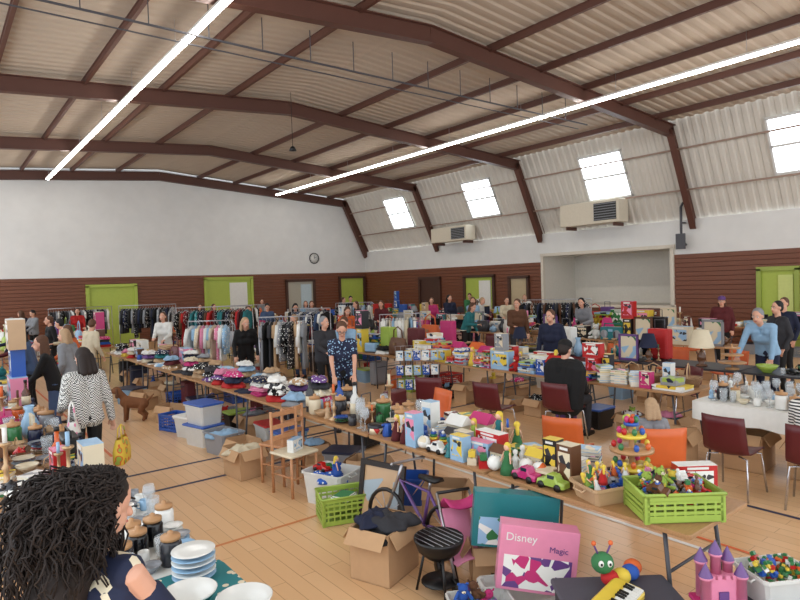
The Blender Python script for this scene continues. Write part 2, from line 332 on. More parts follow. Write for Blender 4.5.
@fam
def pan(c):
    b=MB(); b.lathe([(0,0),(.1,0),(.12,.05),(.117,.05),(.097,.006),(0,.006)],mat('charcoal',.35,.4),22); h=MB(); h.tube([(.115,0,.045),(.18,0,.055),(.27,0,.06)],.012,DK); return P('frying_pan','pan','dark frying pan with black handle',[(None,b),('handle',h)])
@fam
def tv(c):
    b=MB(); b.slab((0,0,.2),(.46,.05,.3),DK,.01,.008); s=MB(); s.box((0,-.027,.205),(.42,.004,.25),mat((.1,.12,.15),.1)); f=MB(); f.slab((0,0,.008),(.2,.14,.016),DK,.02,.004); f.box((0,0,.035),(.05,.03,.06),DK); return P('flat_monitor','monitor','black flat screen monitor on foot',[('housing',b),('screen',s),('foot',f)])
@fam
def book(c):
    k=rnd.choice(['white','yellow','black','sky']); h=.022+.012*rnd.random(); b=MB(); M_=mat(c,.4,kind='print',c2=k,c3=c,s=9.)
    b.box((0,0,.002),(.15,.21,.004),M_); b.box((0,0,h-.002),(.15,.21,.004),M_); b.box((-.0735,0,h/2),(.004,.21,h),mat(c,.4)); p=MB(); p.box((.002,0,h/2),(.144,.2,h-.008),mat((.93,.9,.82),.8))
    return P('book','book',c+' covered book',[(None,b),('pages',p)])
@lru_cache(None)
def game_v(c,v):
    w,d,h=((.27,.36,.05),(.22,.3,.07),(.38,.27,.06),(.2,.2,.09))[v]
    k=rnd.choice([x for x in('yellow','white','sky','red','orange','lime','cream') if x!=c]); b=MB(); b.slab((0,0,h*.5),(w,d,h*.96),mat(c,.35),.004,.002); l=MB(); l.slab((0,0,h*.72),(w+.006,d+.006,h*.56),mat(c,.35,kind='print',c2=k,c3='navy' if c!='navy' else 'white',s=(11.,17.,8.,14.)[v]),.004,.002)
    return P('board_game_box','game box',c+' printed board game box',[('box_base',b),('lid',l)])
def game(c): return game_v(c,rnd.randint(0,3))
@lru_cache(None)
def carton_v(c,v):
    w,d,h=((.16,.1,.22),(.24,.1,.17),(.12,.1,.28),(.3,.12,.24))[v]
    k=rnd.choice([x for x in('white','yellow','pink','sky','cream') if x!=c]); b=MB(); b.box((0,0,h/2),(w,d,h),mat(c,.35)); q=MB(); q.box((0,-d/2-.0005,h*.52),(w*.8,.003,h*.62),mat(c,.3,kind='print',c2=k,c3='charcoal',s=20.)); l=MB(); l.box((0,0,h+.0015),(w,d,.003),mat(k,.4)); l.box((0,-d/2-.002,h*.92),(w*.55,.002,.018),mat('white'))
    return P('toy_carton','packaged toy',c+' upright printed toy carton',[('carton',b),('picture_panel',q),('flap',l)])
def carton(c): return carton_v(c,rnd.randint(0,3))
@fam
def car(c):
    b=MB(); b.loft([[(x,y*w,z) for y,z in((-1,.02),(1,.02),(1,h*.7),(.8,h),(-.8,h),(-1,h*.7))] for x,w,h in((-.11,.035,.055),(-.1,.045,.06),(-.06,.045,.062),(-.035,.04,.1),(.02,.04,.1),(.05,.045,.065),(.1,.045,.055),(.11,.035,.04))],mat(c,.2),sm=False)
    e=[(None,b)]
    for x in(-.065,.065):
        for s in(-1,1): w=MB(); w.M=Matrix.Translation((x,s*.045,.024))@Matrix.Rotation(pi/2,4,'X'); w.lathe([(0,-.01),(.024,-.01),(.024,.01),(0,.01)],DK,12); e.append(('wheel',w))
    w=MB(); w.box((-.008,0,.083),(.05,.084,.022),mat((.15,.2,.25),.1)); e.append(('window',w)); return P('toy_car','toy car',c+' plastic toy car',e)
@fam
def plush(c):
    m=mat(c,.95,kind='cloth',s=30.); b=MB(); b.ell((0,0,.08),(.065,.055,.08),m); b.ell((0,.01,.19),(.055,.052,.05),m); b.ell((0,.055,.178),(.024,.022,.018),mat('cream',.9))
    for s in(-1,1): b.ell((s*.045,0,.235),(.02,.01,.02),m,8); b.cap((s*.05,.01,.13),(s*.09,.05,.08),.02,.022,m,8); b.cap((s*.04,.03,.025),(s*.06,.1,.025),.026,.024,m,8)
    e=MB(); [e.ell((s*.02,.058,.2),(.006,.005,.006),DK,6) for s in(-1,1)]; e.ell((0,.077,.185),(.008,.005,.006),DK,6)
    return P('plush_animal','plush toy',c+' sitting plush animal',[(None,b),('eye',e)])
@fam
def doll(c):
    sk=mat((.92,.72,.6),.5); b=MB(); b.lathe([(0,0),(.06,.0),(.05,.06),(.022,.14),(.028,.17),(.012,.19),(0,.19)],cl(c),12); b.ell((0,0,.215),(.026,.026,.03),sk,8); [b.cap((s*.028,0,.17),(s*.05,.02,.1),.008,.007,sk,6) for s in(-1,1)]
    h=MB(); h.ell((0,-.008,.225),(.03,.028,.03),mat('yellow',.8),8); h.cap((0,-.02,.21),(0,-.03,.15),.02,.015,mat('yellow',.8),8); return P('doll','doll','fashion doll in %s dress'%c,[(None,b),('hair',h)])
@fam
def ball(c):
    b=MB(); b.ell((0,0,.09),(.09,.09,.09),mat(c,.3,kind='print',c2='white',s=8.),16); n=MB(); n.lathe([(0,.178),(.01,.178),(.008,.183),(0,.183)],DK,8); return P('play_ball','ball',c+' patterned play ball',[(None,b),('valve',n)])
@fam
def rings(c):
    e=[]; b=MB(); b.lathe([(0,0),(.07,0),(.06,.015),(.012,.02),(.012,.17),(.02,.18),(0,.2)],mat('white',.4)); e.append((None,b))
    for i,k in enumerate(('red','orange','yellow','green','blue')): r=MB(); q=.062-i*.008; r.lathe([(.014,.018+i*.029),(q,.02+i*.029),(q+.005,.032+i*.029),(q,.044+i*.029),(.014,.046+i*.029)],mat(k,.3),16); e.append(('ring',r))
    return P('stacking_ring_toy','toy','multicoloured stacking ring toy',e)
@fam
def blocks(c):
    b=MB(); b.box((0,0,.03),(.12,.08,.06),mat(c,.3)); [b.lathe([(0,.06),(.01,.06),(.01,.068),(0,.068)],mat(c,.3),8,o=(x,y,0)) for x in(-.045,-.015,.015,.045) for y in(-.02,.02)]
    k=rnd.choice(['red','yellow','blue','green']); t=MB(); t.box((.02,0,.095),(.07,.06,.054),mat(k,.3)); t.lathe([(0,.12),(.01,.12),(.01,.13),(0,.13)],mat(k,.3),8,o=(.02,0,0))
    return P('building_block_toy','toy',c+' plastic building block toy',[(None,b),('upper_block',t)])
@fam
def figurine(c):
    b=MB(); b.lathe([(0,0),(.04,0),(.04,.012),(.03,.015),(.022,.06),(.026,.09),(.01,.11),(.018,.125),(.018,.145),(0,.155)],mat(c,.35),12); e=[(None,b)]
    for s in(-1,1): a=MB(); a.cap((s*.02,0,.09),(s*.04,.015,.06),.007,.006,mat(c,.35),6); e.append(('arm',a))
    return P('figurine','figurine','small %s figurine on round base'%c,e)
@fam
def shoe(c):
    b=MB(); prof=[(-.13,.02,.05),(-.12,.035,.085),(-.06,.037,.08),(0,.038,.06),(.06,.044,.045),(.11,.04,.035),(.135,.02,.02)]
    b.loft([[(w*cos(a),y,.018+max(0,h*sin(a))) for a in [pi*i/6 for i in range(7)]] for y,w,h in prof],mat(c,.5)); s=MB(); s.loft([[(w*1.05,y,.0),(w*1.05,y,.02),(-w*1.05,y,.02),(-w*1.05,y,0)] for y,w,h in prof],mat('white' if c!='white' else 'grey',.6),sm=False)
    return P('shoe','shoe',c+' low shoe',[(None,b),('sole',s)])
@fam
def handbag(c):
    b=MB(); b.loft([[(x*w,y*d,z) for x,y in((-1,-.6),(-.8,-1),(.8,-1),(1,-.6),(1,.6),(.8,1),(-.8,1),(-1,.6))] for z,w,d in((0,.13,.05),(.02,.15,.06),(.12,.15,.055),(.2,.13,.025),(.21,.12,.01))],mat(c,.5)); h=MB(); h.tube([(-.09,0,.2),(-.08,0,.3),(0,0,.34),(.08,0,.3),(.09,0,.2)],.008,mat(c,.4)); k=MB(); k.box((0,-.058,.14),(.04,.01,.03),mat('tan',.3,.8))
    return P('handbag','handbag',c+' leather handbag with looped handle',[(None,b),('handle',h),('clasp',k)])
@lru_cache(None)
def tote(m,lab):
    b=MB(); b.loft([[(x*w,y*d,z) for x,y in((-1,-.6),(-.8,-1),(.8,-1),(1,-.6),(1,.6),(.8,1),(-.8,1),(-1,.6))] for z,w,d in((0,.16,.06),(.03,.19,.08),(.2,.2,.08),(.36,.19,.04),(.38,.19,.03))],m,caps=False); b.box((0,0,.01),(.3,.1,.01),m); e=[(None,b)]
    for s in(-1,1): h=MB(); h.tube([(-.09,s*.03,.37),(-.07,s*.02,.52),(0,0,.57),(.07,s*.02,.52),(.09,s*.03,.37)],.009,m); e.append(('handle',h))
    return P('tote_bag','bag',lab,e)
@fam
def basket(c):
    m=mat('tan',.8,kind='stripe',c2='brown',s=22.); b=MB(); b.lathe([(0,0),(.11,0),(.15,.1),(.155,.105),(.14,.1),(.1,.01),(0,.01)],m,18); h=MB(); h.tube([(-.14,0,.1),(-.12,0,.2),(0,0,.26),(.12,0,.2),(.14,0,.1)],.008,mat('tan',.8)); return P('wicker_basket','basket','round wicker basket with hoop handle',[(None,b),('handle',h)])
@fam
def hat(c):
    b=MB(); b.lathe([(0,0),(.15,0),(.155,.006),(.09,.012),(.085,.08),(.05,.1),(0,.105)],cl(c),18); k=MB(); k.lathe([(.09,.012),(.093,.014),(.09,.036),(.087,.034)],DK,18); return P('sun_hat','hat',c+' brimmed hat with dark band',[(None,b),('hat_band',k)])
@fam
def frame(c):
    w=mat(c,.4); b=MB()
    for x,z,a,d in((-.13,.18,.03,.36),(.13,.18,.03,.36),(0,.015,.29,.03),(0,.345,.29,.03)): b.box((x,0,z),(a,.025,d),w)
    p=MB(); p.box((0,.003,.18),(.24,.008,.31),mat('sky',.3,kind='print',c2='cream',c3='green',s=9.)); s=MB(); s.box((0,.06,.13),(.04,.01,.27),w,rx=.4); return P('picture_frame','picture frame',c+' standing picture frame',[(None,b),('picture',p),('stand',s)])
@fam
def radio(c):
    b=MB(); b.slab((0,0,.08),(.3,.12,.16),mat(c,.4),.02,.01); e=[(None,b)]
    for x in(-.085,.085): g=MB(); g.M=Matrix.Translation((x,-.06,.075))@Matrix.Rotation(pi/2,4,'X'); g.lathe([(0,0),(.05,0),(.05,.008),(.04,.012),(0,.006)],mat('grey',.5),14); e.append(('speaker',g))
    k=MB(); k.box((0,-.062,.12),(.06,.006,.03),mat('sky',.2)); e.append(('display',k))
    h=MB(); h.tube([(-.12,0,.15),(-.12,0,.2),(.12,0,.2),(.12,0,.15)],.007,mat(c,.4)); e.append(('handle',h)); return P('portable_radio','radio',c+' portable radio with twin speakers',e)
@fam
def toaster(c):
    b=MB(); b.slab((0,0,.1),(.28,.17,.18),mat(c,.3),.04,.02); e=[(None,b)]
    for y in(-.035,.035): s=MB(); s.box((0,y,.19),(.2,.025,.006),DK); e.append(('slot',s))
    l=MB(); l.box((.15,0,.13),(.03,.04,.02),DK); f=MB(); f.slab((0,0,.006),(.26,.15,.012),DK,.02,.003); return P('toaster','toaster',c+' two-slot toaster',e+[('lever',l),('foot',f)])
@fam
def kettle(c):
    b=MB(); b.lathe([(0,0),(.075,0),(.08,.02),(.06,.17),(.05,.2),(0,.205)],mat(c,.25,.3),16); h=MB(); h.tube([(-.055,0,.19),(-.12,0,.19),(-.125,0,.08),(-.08,0,.04)],.012,DK); s=MB(); s.tube([(.055,0,.15),(.085,0,.185)],.02,mat(c,.25,.3),8); l=MB(); l.lathe([(.05,.2),(.02,.215),(.015,.23),(0,.232)],DK,10); return P('kettle','kettle',c+' electric kettle with black handle',[(None,b),('handle',h),('spout',s),('lid',l)])
@fam
def lamp(c):
    b=MB(); b.lathe([(0,0),(.08,0),(.075,.02),(.03,.04),(.06,.1),(.055,.16),(.018,.22),(.012,.3),(0,.3)],ceramic('brown'),16); s=MB(); s.lathe([(.17,.27),(.1,.52),(.098,.52),(.168,.27)],mat(c,.8),24); return P('table_lamp','lamp','table lamp with %s fabric shade'%c,[('base',b),('lamp_shade',s,c+' flared fabric shade')])
@lru_cache(None)
def folded_v(c,v):
    b=MB(); m=(cl(c),cl(c),mat(c,.9,kind='stripe',c2='white',s=18.),mat(c,.9,kind='floral',c2='cream',s=30.))[v]
    for i in range(3): b.M=Matrix.Translation((rnd.uniform(-.01,.01),rnd.uniform(-.01,.01),0))@Matrix.Rotation(rnd.uniform(-.12,.12),4,'Z')@Matrix.Rotation(rnd.uniform(-.02,.02),4,'X'); b.slab((0,0,.012+i*.017),(.3-.02*i,.23-.012*i,.022),m,.03,.01)
    return P('folded_garment','clothing',c+' folded garment',[(None,b)])
def folded(c): return folded_v(c,rnd.randint(0,3))
@lru_cache(None)
def crumple_v(c,k):
    R_=random.Random(k*31+len(c)); b=MB(); m=cl(c) if k%3 else mat(c,.9,kind=('print','floral','stripe')[k%2+(k>3)],c2='white',s=20.)
    ph=[R_.uniform(0,6) for _ in range(8)]; rr=[]; N=34
    for i,(q,h) in enumerate(((1.,0),(1.04,.22),(.97,.5),(.84,.72),(.68,.9),(.5,1),(.32,1.05),(.16,1.02),(.03,1))):
        rr.append([(.21*q*(1+.2*sin(2*a+ph[0])*(q>.3)+.13*sin(5*a+ph[1])*q)*cos(a),.15*q*(1+.16*sin(3*a+ph[2])*q+.1*sin(7*a+ph[5])*q)*sin(a),max(0,.075*h*(1+q*(.35*sin(3*a+ph[3]+q*4)+.25*sin(7*a+ph[4]-q*7)+.12*sin(12*a+ph[6]+q*5))))) for a in [2*pi*j/N for j in range(N)]])
    b.loft(rr,m); return P('rumpled_garment','clothing',c+' rumpled garment',[(None,b)])
def crumple(c): return crumple_v(c,rnd.randint(0,5))
@lru_cache(None)
def spread(c):
    m=cl(c); b=MB(); g=lambda x,y: .02+.008*sin(x*40+y*23)+.006*sin(y*55-x*12)
    o=[(-.17,-.25),(-.18,.1),(-.33,-.02),(-.37,.06),(-.2,.25),(-.07,.27),(0,.23),(.07,.27),(.2,.25),(.37,.06),(.33,-.02),(.18,.1),(.17,-.25)]
    b.loft([[(x,y,0) for x,y in o],[(x,y,g(x,y)) for x,y in o],[(x*.8,y*.9,g(x*.8,y*.9)+.008) for x,y in o],[(x*.45,y*.6,g(x,y)+.012) for x,y in o]],m); return P('spread_shirt','clothing',c+' shirt laid out flat',[(None,b)])
@fam
def house(c):
    b=MB(); b.box((0,0,.09),(.22,.15,.18),mat('cream',.5)); r=MB(); r.add([(-.13,-.09,.18),(.13,-.09,.18),(.13,.09,.18),(-.13,.09,.18),(-.12,0,.27),(.12,0,.27)],[(0,1,5,4),(2,3,4,5),(1,2,5),(3,0,4),(3,2,1,0)],mat(c,.4)); d=MB(); d.box((0,-.078,.045),(.05,.008,.09),mat('brown')); e=[(None,b),('roof',r),('door',d)]
    for x in(-.065,.065): w=MB(); w.box((x,-.078,.12),(.04,.008,.045),mat('sky',.2)); e.append(('window',w))
    return P('toy_house','toy','toy house with %s roof'%c,e)
@lru_cache(None)
def box(c,w=.42,d=.32,h=.3):
    m=mat((.74,.59,.44),.85); b=MB(); t=.008
    b.box((0,0,t/2),(w,d,t),m); [b.box((s*(w/2-t/2),0,h/2),(t,d,h),m) for s in(-1,1)]; [b.box((0,s*(d/2-t/2),h/2),(w-2*t,t,h),m) for s in(-1,1)]
    e=[('box_body',b)]
    for s in(-1,1): f=MB(); f.box((s*(w/2+.05),0,h-.04),(.13,d-.02,.004),m,ry=s*.9); e.append(('flap',f)); f=MB(); f.box((0,s*(d/2+.04),h-.05),(w-.02,.12,.004),m,rx=-s*1.); e.append(('flap',f))
    return P('cardboard_box','box','open brown cardboard box',e)
@lru_cache(None)
def crate(c,w=.5,d=.34,h=.26):
    m=mat(c,.4); b=MB(); b.box((0,0,.01),(w-.03,d-.03,.02),m)
    for sx in(-1,1):
        for sy in(-1,1): b.box((sx*(w/2-.015),sy*(d/2-.015),h/2),(.03,.03,h),m)
    for z,t in((.03,.04),(h*.36,.02),(h*.55,.02),(h*.74,.02),(h-.02,.04)):
        for s in(-1,1): b.box((s*(w/2-.006),0,z),(.012,d-.03,t),m); b.box((0,s*(d/2-.006),z),(w-.03,.012,t),m)
    for i in range(-3,4):
        for s in(-1,1): b.box((i*w/8,s*(d/2-.006),h/2),(.014,.01,h-.04),m)
    r=MB(); r.tube([(-w/2,-d/2,h),(w/2,-d/2,h),(w/2,d/2,h),(-w/2,d/2,h),(-w/2,-d/2,h)],.012,m); return P('plastic_crate','crate',c+' slatted plastic crate',[('crate_body',b),('rim',r)])
@lru_cache(None)
def tub(c,lid='',w=.5,d=.36,h=.3):
    m=mat(c,.35,a=.75) if c in('white','sky') else mat(c,.35); b=MB()
    def rg(q,z): return [(x*(w/2)*q,y*(d/2)*q,z) for x,y in((-1,-.85),(-.9,-1),(.9,-1),(1,-.85),(1,.85),(.9,1),(-.9,1),(-1,.85))]
    b.loft([rg(.86,0),rg(1,h),rg(1.06,h),rg(1.06,h-.02),rg(1.03,h-.02),rg(.97,h-.005),rg(.84,.01)],m,sm=False); e=[('tub',b)]
    if lid: l=MB(); l.slab((0,0,h+.015),(w*1.1,d*1.1,.03),mat(lid,.4),.04,.01); e.append(('lid',l))
    else:
        for s in(-1,1): g=MB(); g.tube([(s*w*.53,-.06,h-.02),(s*w*.58,-.05,h-.04),(s*w*.58,.05,h-.04),(s*w*.53,.06,h-.02)],.008,m); e.append(('handle',g))
    return P('storage_tub','storage box',c+' plastic storage tub'+(' with %s lid'%lid if lid else ''),e)
@fam
def suitcase(c):
    b=MB(); b.slab((0,0,.3),(.42,.22,.56),mat(c,.5),.05,.02); k=MB(); k.tube([(-.1,0,.57),(-.1,0,.75),(.1,0,.75),(.1,0,.57)],.01,GL); e=[('shell',b),('handle',k)]
    for x in(-.17,.17):
        for y in(-.07,.07): w=MB(); w.ell((x,y,.02),(.02,.02,.02),DK,8); e.append(('wheel',w))
    z=MB(); z.slab((0,-.115,.25),(.34,.02,.35),mat(c,.6),.03,.008); return P('suitcase','suitcase',c+' upright wheeled suitcase',e+[('pocket',z)])
# ---------------------------------------------------------------- hanging clothes
@lru_cache(None)
def garment(c,kind,k):
    R_=random.Random(k); L={'shirt':.68,'dress':1.02,'coat':.85}[kind]; m=cl(c) if k%3 else mat(c,.9,kind='floral',c2='white',s=22.); b=MB(); N=20; rr=[]
    ph=R_.uniform(0,6)
    for i in range(8):
        t=i/7; w=.21+.05*t; d=.03+.03*t; z=-.02-L*t
        if t==0: w=.07
        rr.append([(w*cos(a),(d+.012*t*sin(6*a+ph)+.006*sin(11*a))*sin(a)+.012*t*sin(5*a+ph),z-.03*min(1,abs(cos(a)))*(1 if i==1 else 0)) for a in [2*pi*j/N for j in range(N)]])
    b.loft(rr,m)
    e=[(None,b)]
    for s in(-1,1):
        q=MB(); q.tube([(s*.17,0,-.1),(s*.23,0,-.2),(s*.27,.01,-.35),(s*.275,.02,-.55 if kind!='dress' else -.36)],.05,m,8,[.06,.055,.05,.042]); e.append(('sleeve',q))
    h=MB(); h.tube([(-.18,0,-.06),(0,0,.0),(.18,0,-.06)],.006,STEEL,5); h.tube([(0,0,0),(0,0,.05),(0,.025,.075),(0,.0,.095),(0,-.02,.08)],.003,STEEL,5); e.append(('hanger',h,'wire clothes hanger'))
    return P('hanging_'+kind,'clothing',c+' %s on a hanger'%kind,e)
def rack(x,y,rz,L,cols,H=1.6,sp=.085):
    rz=rad(rz); e=[]
    for s in(-1,1): b=MB(); b.tube([(s*L/2,0,.05),(s*L/2,0,H)],.013,STEEL); e.append(('upright',b)); f=MB(); f.tube([(s*L/2,-.25,.03),(s*L/2,.25,.03)],.014,STEEL); e.append(('foot',f))
    t=MB(); t.tube([(-L/2,0,H),(L/2,0,H)],.013,STEEL); e.append(('rail',t))
    for s in(-1,1):
        for q in(-1,1): w=MB(); w.ell((s*L/2,q*.23,.02),(.015,.02,.02),DK,8); e.append(('caster',w))
    put(P('clothes_rack','clothes rack','chrome clothes rail loaded with garments',e),x,y,0,rz)
    for i in range(int(L/sp)-1):
        u=-L/2+sp*(i+1); c=cols[i%len(cols)]
        put(garment(c,rnd.choice(['shirt','dress','coat']),rnd.randint(0,5)),x+u*cos(rz),y+u*sin(rz),H-.085,rz+pi/2+rnd.uniform(-.25,.25),grp='garments on a clothes rail',s=.95)
# ---------------------------------------------------------------- filling tables
ALLC=['red','orange','yellow','lime','green','teal','blue','navy','sky','purple','pink','white','cream','grey','black','brown','magenta','maroon','white','cream','black','tan','charcoal','white']
DISH=[mug,bowl,plate,glass,wineglass,bottle,teapot,candle,jar,mug,jar,('s',plate,5),bowl,kettle,tin,basket,('s',book,3),figurine,pan]
KIT=[mug,bowl,glass,bottle,teapot,candle,jar,toaster,kettle,tin,basket,frame,radio,('s',plate,4),carton,('s',game,2),figurine,vase,pan,('s',book,4),pan]
TOY=[car,plush,doll,ball,rings,blocks,figurine,house,carton,carton,car,blocks,('s',game,3),figurine,plush,doll]
BOOK=[('s',book,6),('s',book,4),('s',book,8),('s',book,5)]
GAME=[('s',game,4),('s',game,6),carton,('s',book,7),carton,('s',game,3),plush,tin,('s',carton,2),basket,('s',carton,1)]
CLOTH=[('s',crumple,3),('s',crumple,2),('s',crumple,4),('s',folded,3),spread,('s',crumple,3)]
WEAR=[('s',folded,3),('s',crumple,3),shoe,shoe,handbag,hat,('s',crumple,3),('s',crumple,2),handbag,carton]
MIX=[vase,jar,frame,radio,toaster,kettle,lamp,basket,('s',book,6),('s',game,4),plush,handbag,candle,bottle,carton,carton,tin,tv,('s',plate,4),teapot,('s',crumple,2),('s',folded,3),('s',carton,2),suitcase]
SMALL=[mug,glass,figurine,candle,book,car,blocks,doll,bottle,shoe,jar,carton,plush]
SCLOTH=[crumple,shoe,folded,crumple,hat]
FACE=(carton,frame,radio,game,handbag,folded,crumple,house,plush,doll,car,tv,suitcase,spread)
def fill(x0,x1,y0,y1,z,kinds,lanes,grp,ctx,cols=ALLC,gap=.004,lo=.95,hi=1.3,small=None,tries=None):
    lw=(x1-x0-.02)/lanes; occ=[]
    for i in range(lanes):
        cx=x0+.01+lw*(i+.5); y=y0+.01+rnd.uniform(0,.04); miss=0
        while y<y1-.05 and miss<14:
            k=rnd.choice(kinds); st=1
            if isinstance(k,tuple): st=max(1,k[2]+rnd.randint(-1,1)); k=k[1]
            p=k(rnd.choice(cols)); ro=rnd.choice((pi/2,-pi/2)) if k in FACE else rnd.uniform(0,6.28)
            if k in(carton,frame,radio,plush,house,handbag,tv,suitcase): ro=-pi/2+(pi if k is plush else 0)
            w,d=(p.d,p.w) if k in FACE else ((max(p.w,p.d),)*2)
            s=rnd.uniform(lo,hi)
            if k in(suitcase,lamp,tv): s=min(s,.95)
            if w*s>lw: s=lw/w
            if s<.5 or y+d*s>y1: miss+=1; continue
            zz=z; px=cx+rnd.uniform(-1,1)*max(0,(lw-w*s)/2)*(.5 if st>1 else 1)
            for q in range(st):
                pp=p if q==0 else k(rnd.choice(cols)); jj=.25 if k in(crumple,game,book,folded) and q else .06
                put(pp,px+(rnd.uniform(-.015,.015) if q else 0),y+d*s/2,zz,ro+rnd.uniform(-jj,jj),grp=grp,s=s if k is not crumple else s*(1-.08*q),ctx=ctx); zz+=pp.h*s*(.85 if k is crumple else 1)
            kk=.42 if k in(mug,teapot,kettle,pan) else .5
            occ.append((px,y+d*s/2,w*s*kk,d*s*kk)); y+=d*s+gap+rnd.random()*.012
    sm=small or (SCLOTH if kinds in(CLOTH,WEAR) else (TOY[:7]+[book,carton] if kinds is TOY else SMALL))
    for _ in range(tries if tries is not None else int((y1-y0)*(x1-x0)*70)):
        x=rnd.uniform(x0+.04,x1-.04); y=rnd.uniform(y0+.04,y1-.04); k=rnd.choice(sm); p=k(rnd.choice(cols)); s=rnd.uniform(.75,1.05); r=max(p.w,p.d)*s*.48
        if x-r<x0-.01 or x+r>x1+.01 or y-r<y0 or y+r>y1: continue
        if any(abs(x-a)<r+c and abs(y-b_)<r+d_ for a,b_,c,d_ in occ): continue
        put(p,x,y,z,rnd.uniform(0,6.28),grp=grp,s=s,ctx=ctx); occ.append((x,y,r,r))
def floorpile(x0,x1,y0,y1,prob=.8,nx=None):
    nx=nx or max(1,int((x1-x0)/.52)); ny=max(1,int((y1-y0)/.56))
    for i in range(nx):
        for j in range(ny):
            if rnd.random()>prob: continue
            x=x0+(x1-x0)*(i+.5)/nx+rnd.uniform(-.02,.02); y=y0+(y1-y0)*(j+.5)/ny+rnd.uniform(-.02,.02); t=rnd.random(); rz=rnd.choice((0,pi/2))+rnd.uniform(-.08,.08); cx='on the hall floor'
            if t<.42:
                w,d,h=rnd.choice(((.36,.28,.28),(.4,.3,.34),(.32,.28,.22))); put(box('b',w,d,h),x,y,0,rz,ctx=cx,grp='cardboard boxes on the floor')
                put(rnd.choice((crumple,plush,folded))(rnd.choice(ALLC)),x,y,h-.09,rz,ctx='inside an open box',s=.8)
                if rnd.random()<.5: put(crumple(rnd.choice(ALLC)),x,y,h+.0,rz,ctx='on top of a full box',s=.72)
            elif t<.62: put(tub(rnd.choice(['white','sky','blue','grey','black']),rnd.choice(['blue','navy','lime','white','red']),.42,.32,.28),x,y,0,rz,ctx=cx,grp='storage tubs on the floor')
            elif t<.75:
                put(crate(rnd.choice(['lime','blue','black','red','grey']),.44,.32,.24),x,y,0,rz,ctx=cx,grp='plastic crates on the floor'); put(rnd.choice((plush,crumple))(rnd.choice(ALLC)),x,y,.05,rz,ctx='inside a plastic crate')
            elif t<.85: put(suitcase(rnd.choice(['black','navy','maroon','purple','grey'])),x,y,0,rz,ctx=cx,s=.9)
            else: put(handbag(rnd.choice(ALLC)),x,y,0,rz,ctx=cx,s=1.3)
OT='on a market table'
# row A
row(3.45,4.25,1.7,16.6)
fill(3.85,4.23,2.75,3.7,.75,BOOK,2,'stacked books on the table','in a pile on the table')
fill(3.47,3.85,2.62,4.7,.75,TOY,3,'toys on the long table',OT,hi=1.2); fill(3.85,4.23,3.72,4.7,.75,TOY+BOOK,2,'toys on the long table',OT)
fill(3.47,4.23,4.72,6.6,.75,DISH,4,'crockery on the long table',OT,['white','cream','white','sky','tan','brown','blue','green','orange','red','charcoal'],lo=1.2,hi=1.7,small=[mug,glass,wineglass,figurine,candle,jar,book,bottle])
fill(3.47,4.23,6.65,11.6,.75,CLOTH,2,'clothes on the long table',OT,['pink','white','cream','sky','magenta','grey','navy','red','purple','white','charcoal','denim','tan','black'],lo=1.,hi=1.35)
fill(3.47,4.23,11.65,16.5,.75,WEAR,2,'clothes on the long table',OT,lo=1.2,hi=1.7)
floorpile(3.5,4.2,6.6,16.5,.95,1); floorpile(4.5,5.0,8.8,13,.7); floorpile(4.6,5.6,14,19.4,.7)
# row B
row(.68,1.22,2.3,4.85,'white'); row(.3,1.1,5.0,18)
tcloth(.68,1.22,2.3,3.3,mat('teal',.8,kind='floral',c2='cream',c3='teal',s=16.),'teal patterned tablecloth on the white table',.2)
for x,y,s in((.93,2.9,1.05),(1.1,2.66,1.1)): put(rimbowl('white'),x,y,.757,s=s,grp='bowls on the side table',ctx='on a patterned tablecloth')
for i in range(6): put(plate('white' if i%2 else 'sky'),1.05,3.2,.757+i*.026,s=.95,grp='plates on the side table',ctx='stacked on the side table')
fill(.7,1.2,3.36,4.82,.75,[mug,bowl,glass,wineglass,('s',plate,5),teapot,jar,kettle,pan],4,'crockery on the side table',OT,['white','white','charcoal','grey','black','sky'],lo=.95,hi=1.25,small=[glass,mug,wineglass])
fill(.32,1.08,5.05,9.5,.75,KIT+DISH,4,'kitchenware on the side table',OT,['white','cream','grey','sky','brown','tan','charcoal','black','red','green','navy','orange','magenta','brown'],lo=1.1,hi=1.7)
fill(.32,1.08,9.55,17.9,.75,MIX,2,'goods on the side table',OT,lo=1.2,hi=1.9)
floorpile(.4,1.0,5.2,17.5,.9,1)
row(-.9,-.1,6.5,20); fill(-.88,-.12,6.6,19.9,.75,MIX+WEAR,2,'goods on the rear side table',OT,lo=1.2,hi=2.)
row(1.4,2.2,19,25); fill(1.42,2.18,19.1,24.9,.75,MIX+WEAR,2,'goods on a far table',OT,lo=1.2,hi=2.); floorpile(2.4,3.0,18.,24,.8,1)
# row C
row(7.5,8.3,3.75,17); fill(7.52,8.28,3.8,5.6,.75,GAME,2,'boxed games on the table',OT); fill(7.52,8.28,5.65,9.6,.75,GAME+TOY+[carton,carton,('s',carton,2)],3,'boxed toys on the table',OT,lo=1.1,hi=1.5,cols=['white','pink','sky','blue','yellow','red','orange','white','magenta','green','cream','grey'])
fill(7.52,8.28,9.65,16.9,.75,MIX,2,'goods on the middle table',OT,lo=1.2,hi=2.); floorpile(7.55,8.25,3.9,16.8,.95,1); floorpile(8.6,9.4,7.5,11.4,.7); floorpile(8.6,9.2,12.2,13.4,.7)
# glass table
row(7.2,8.15,1.4,3.5,'white',1); tcloth(7.2,8.15,1.4,3.5,mat('white',.8),'white tablecloth under displayed glassware',.22); fill(7.25,8.1,1.45,3.45,.762,[glass,wineglass,glass,wineglass,bowl,plate,mug,jar,figurine],6,'glassware on the white table','on a white tablecloth',['white','sky','cream','tan','charcoal'],hi=1.4,small=[glass,wineglass,mug])
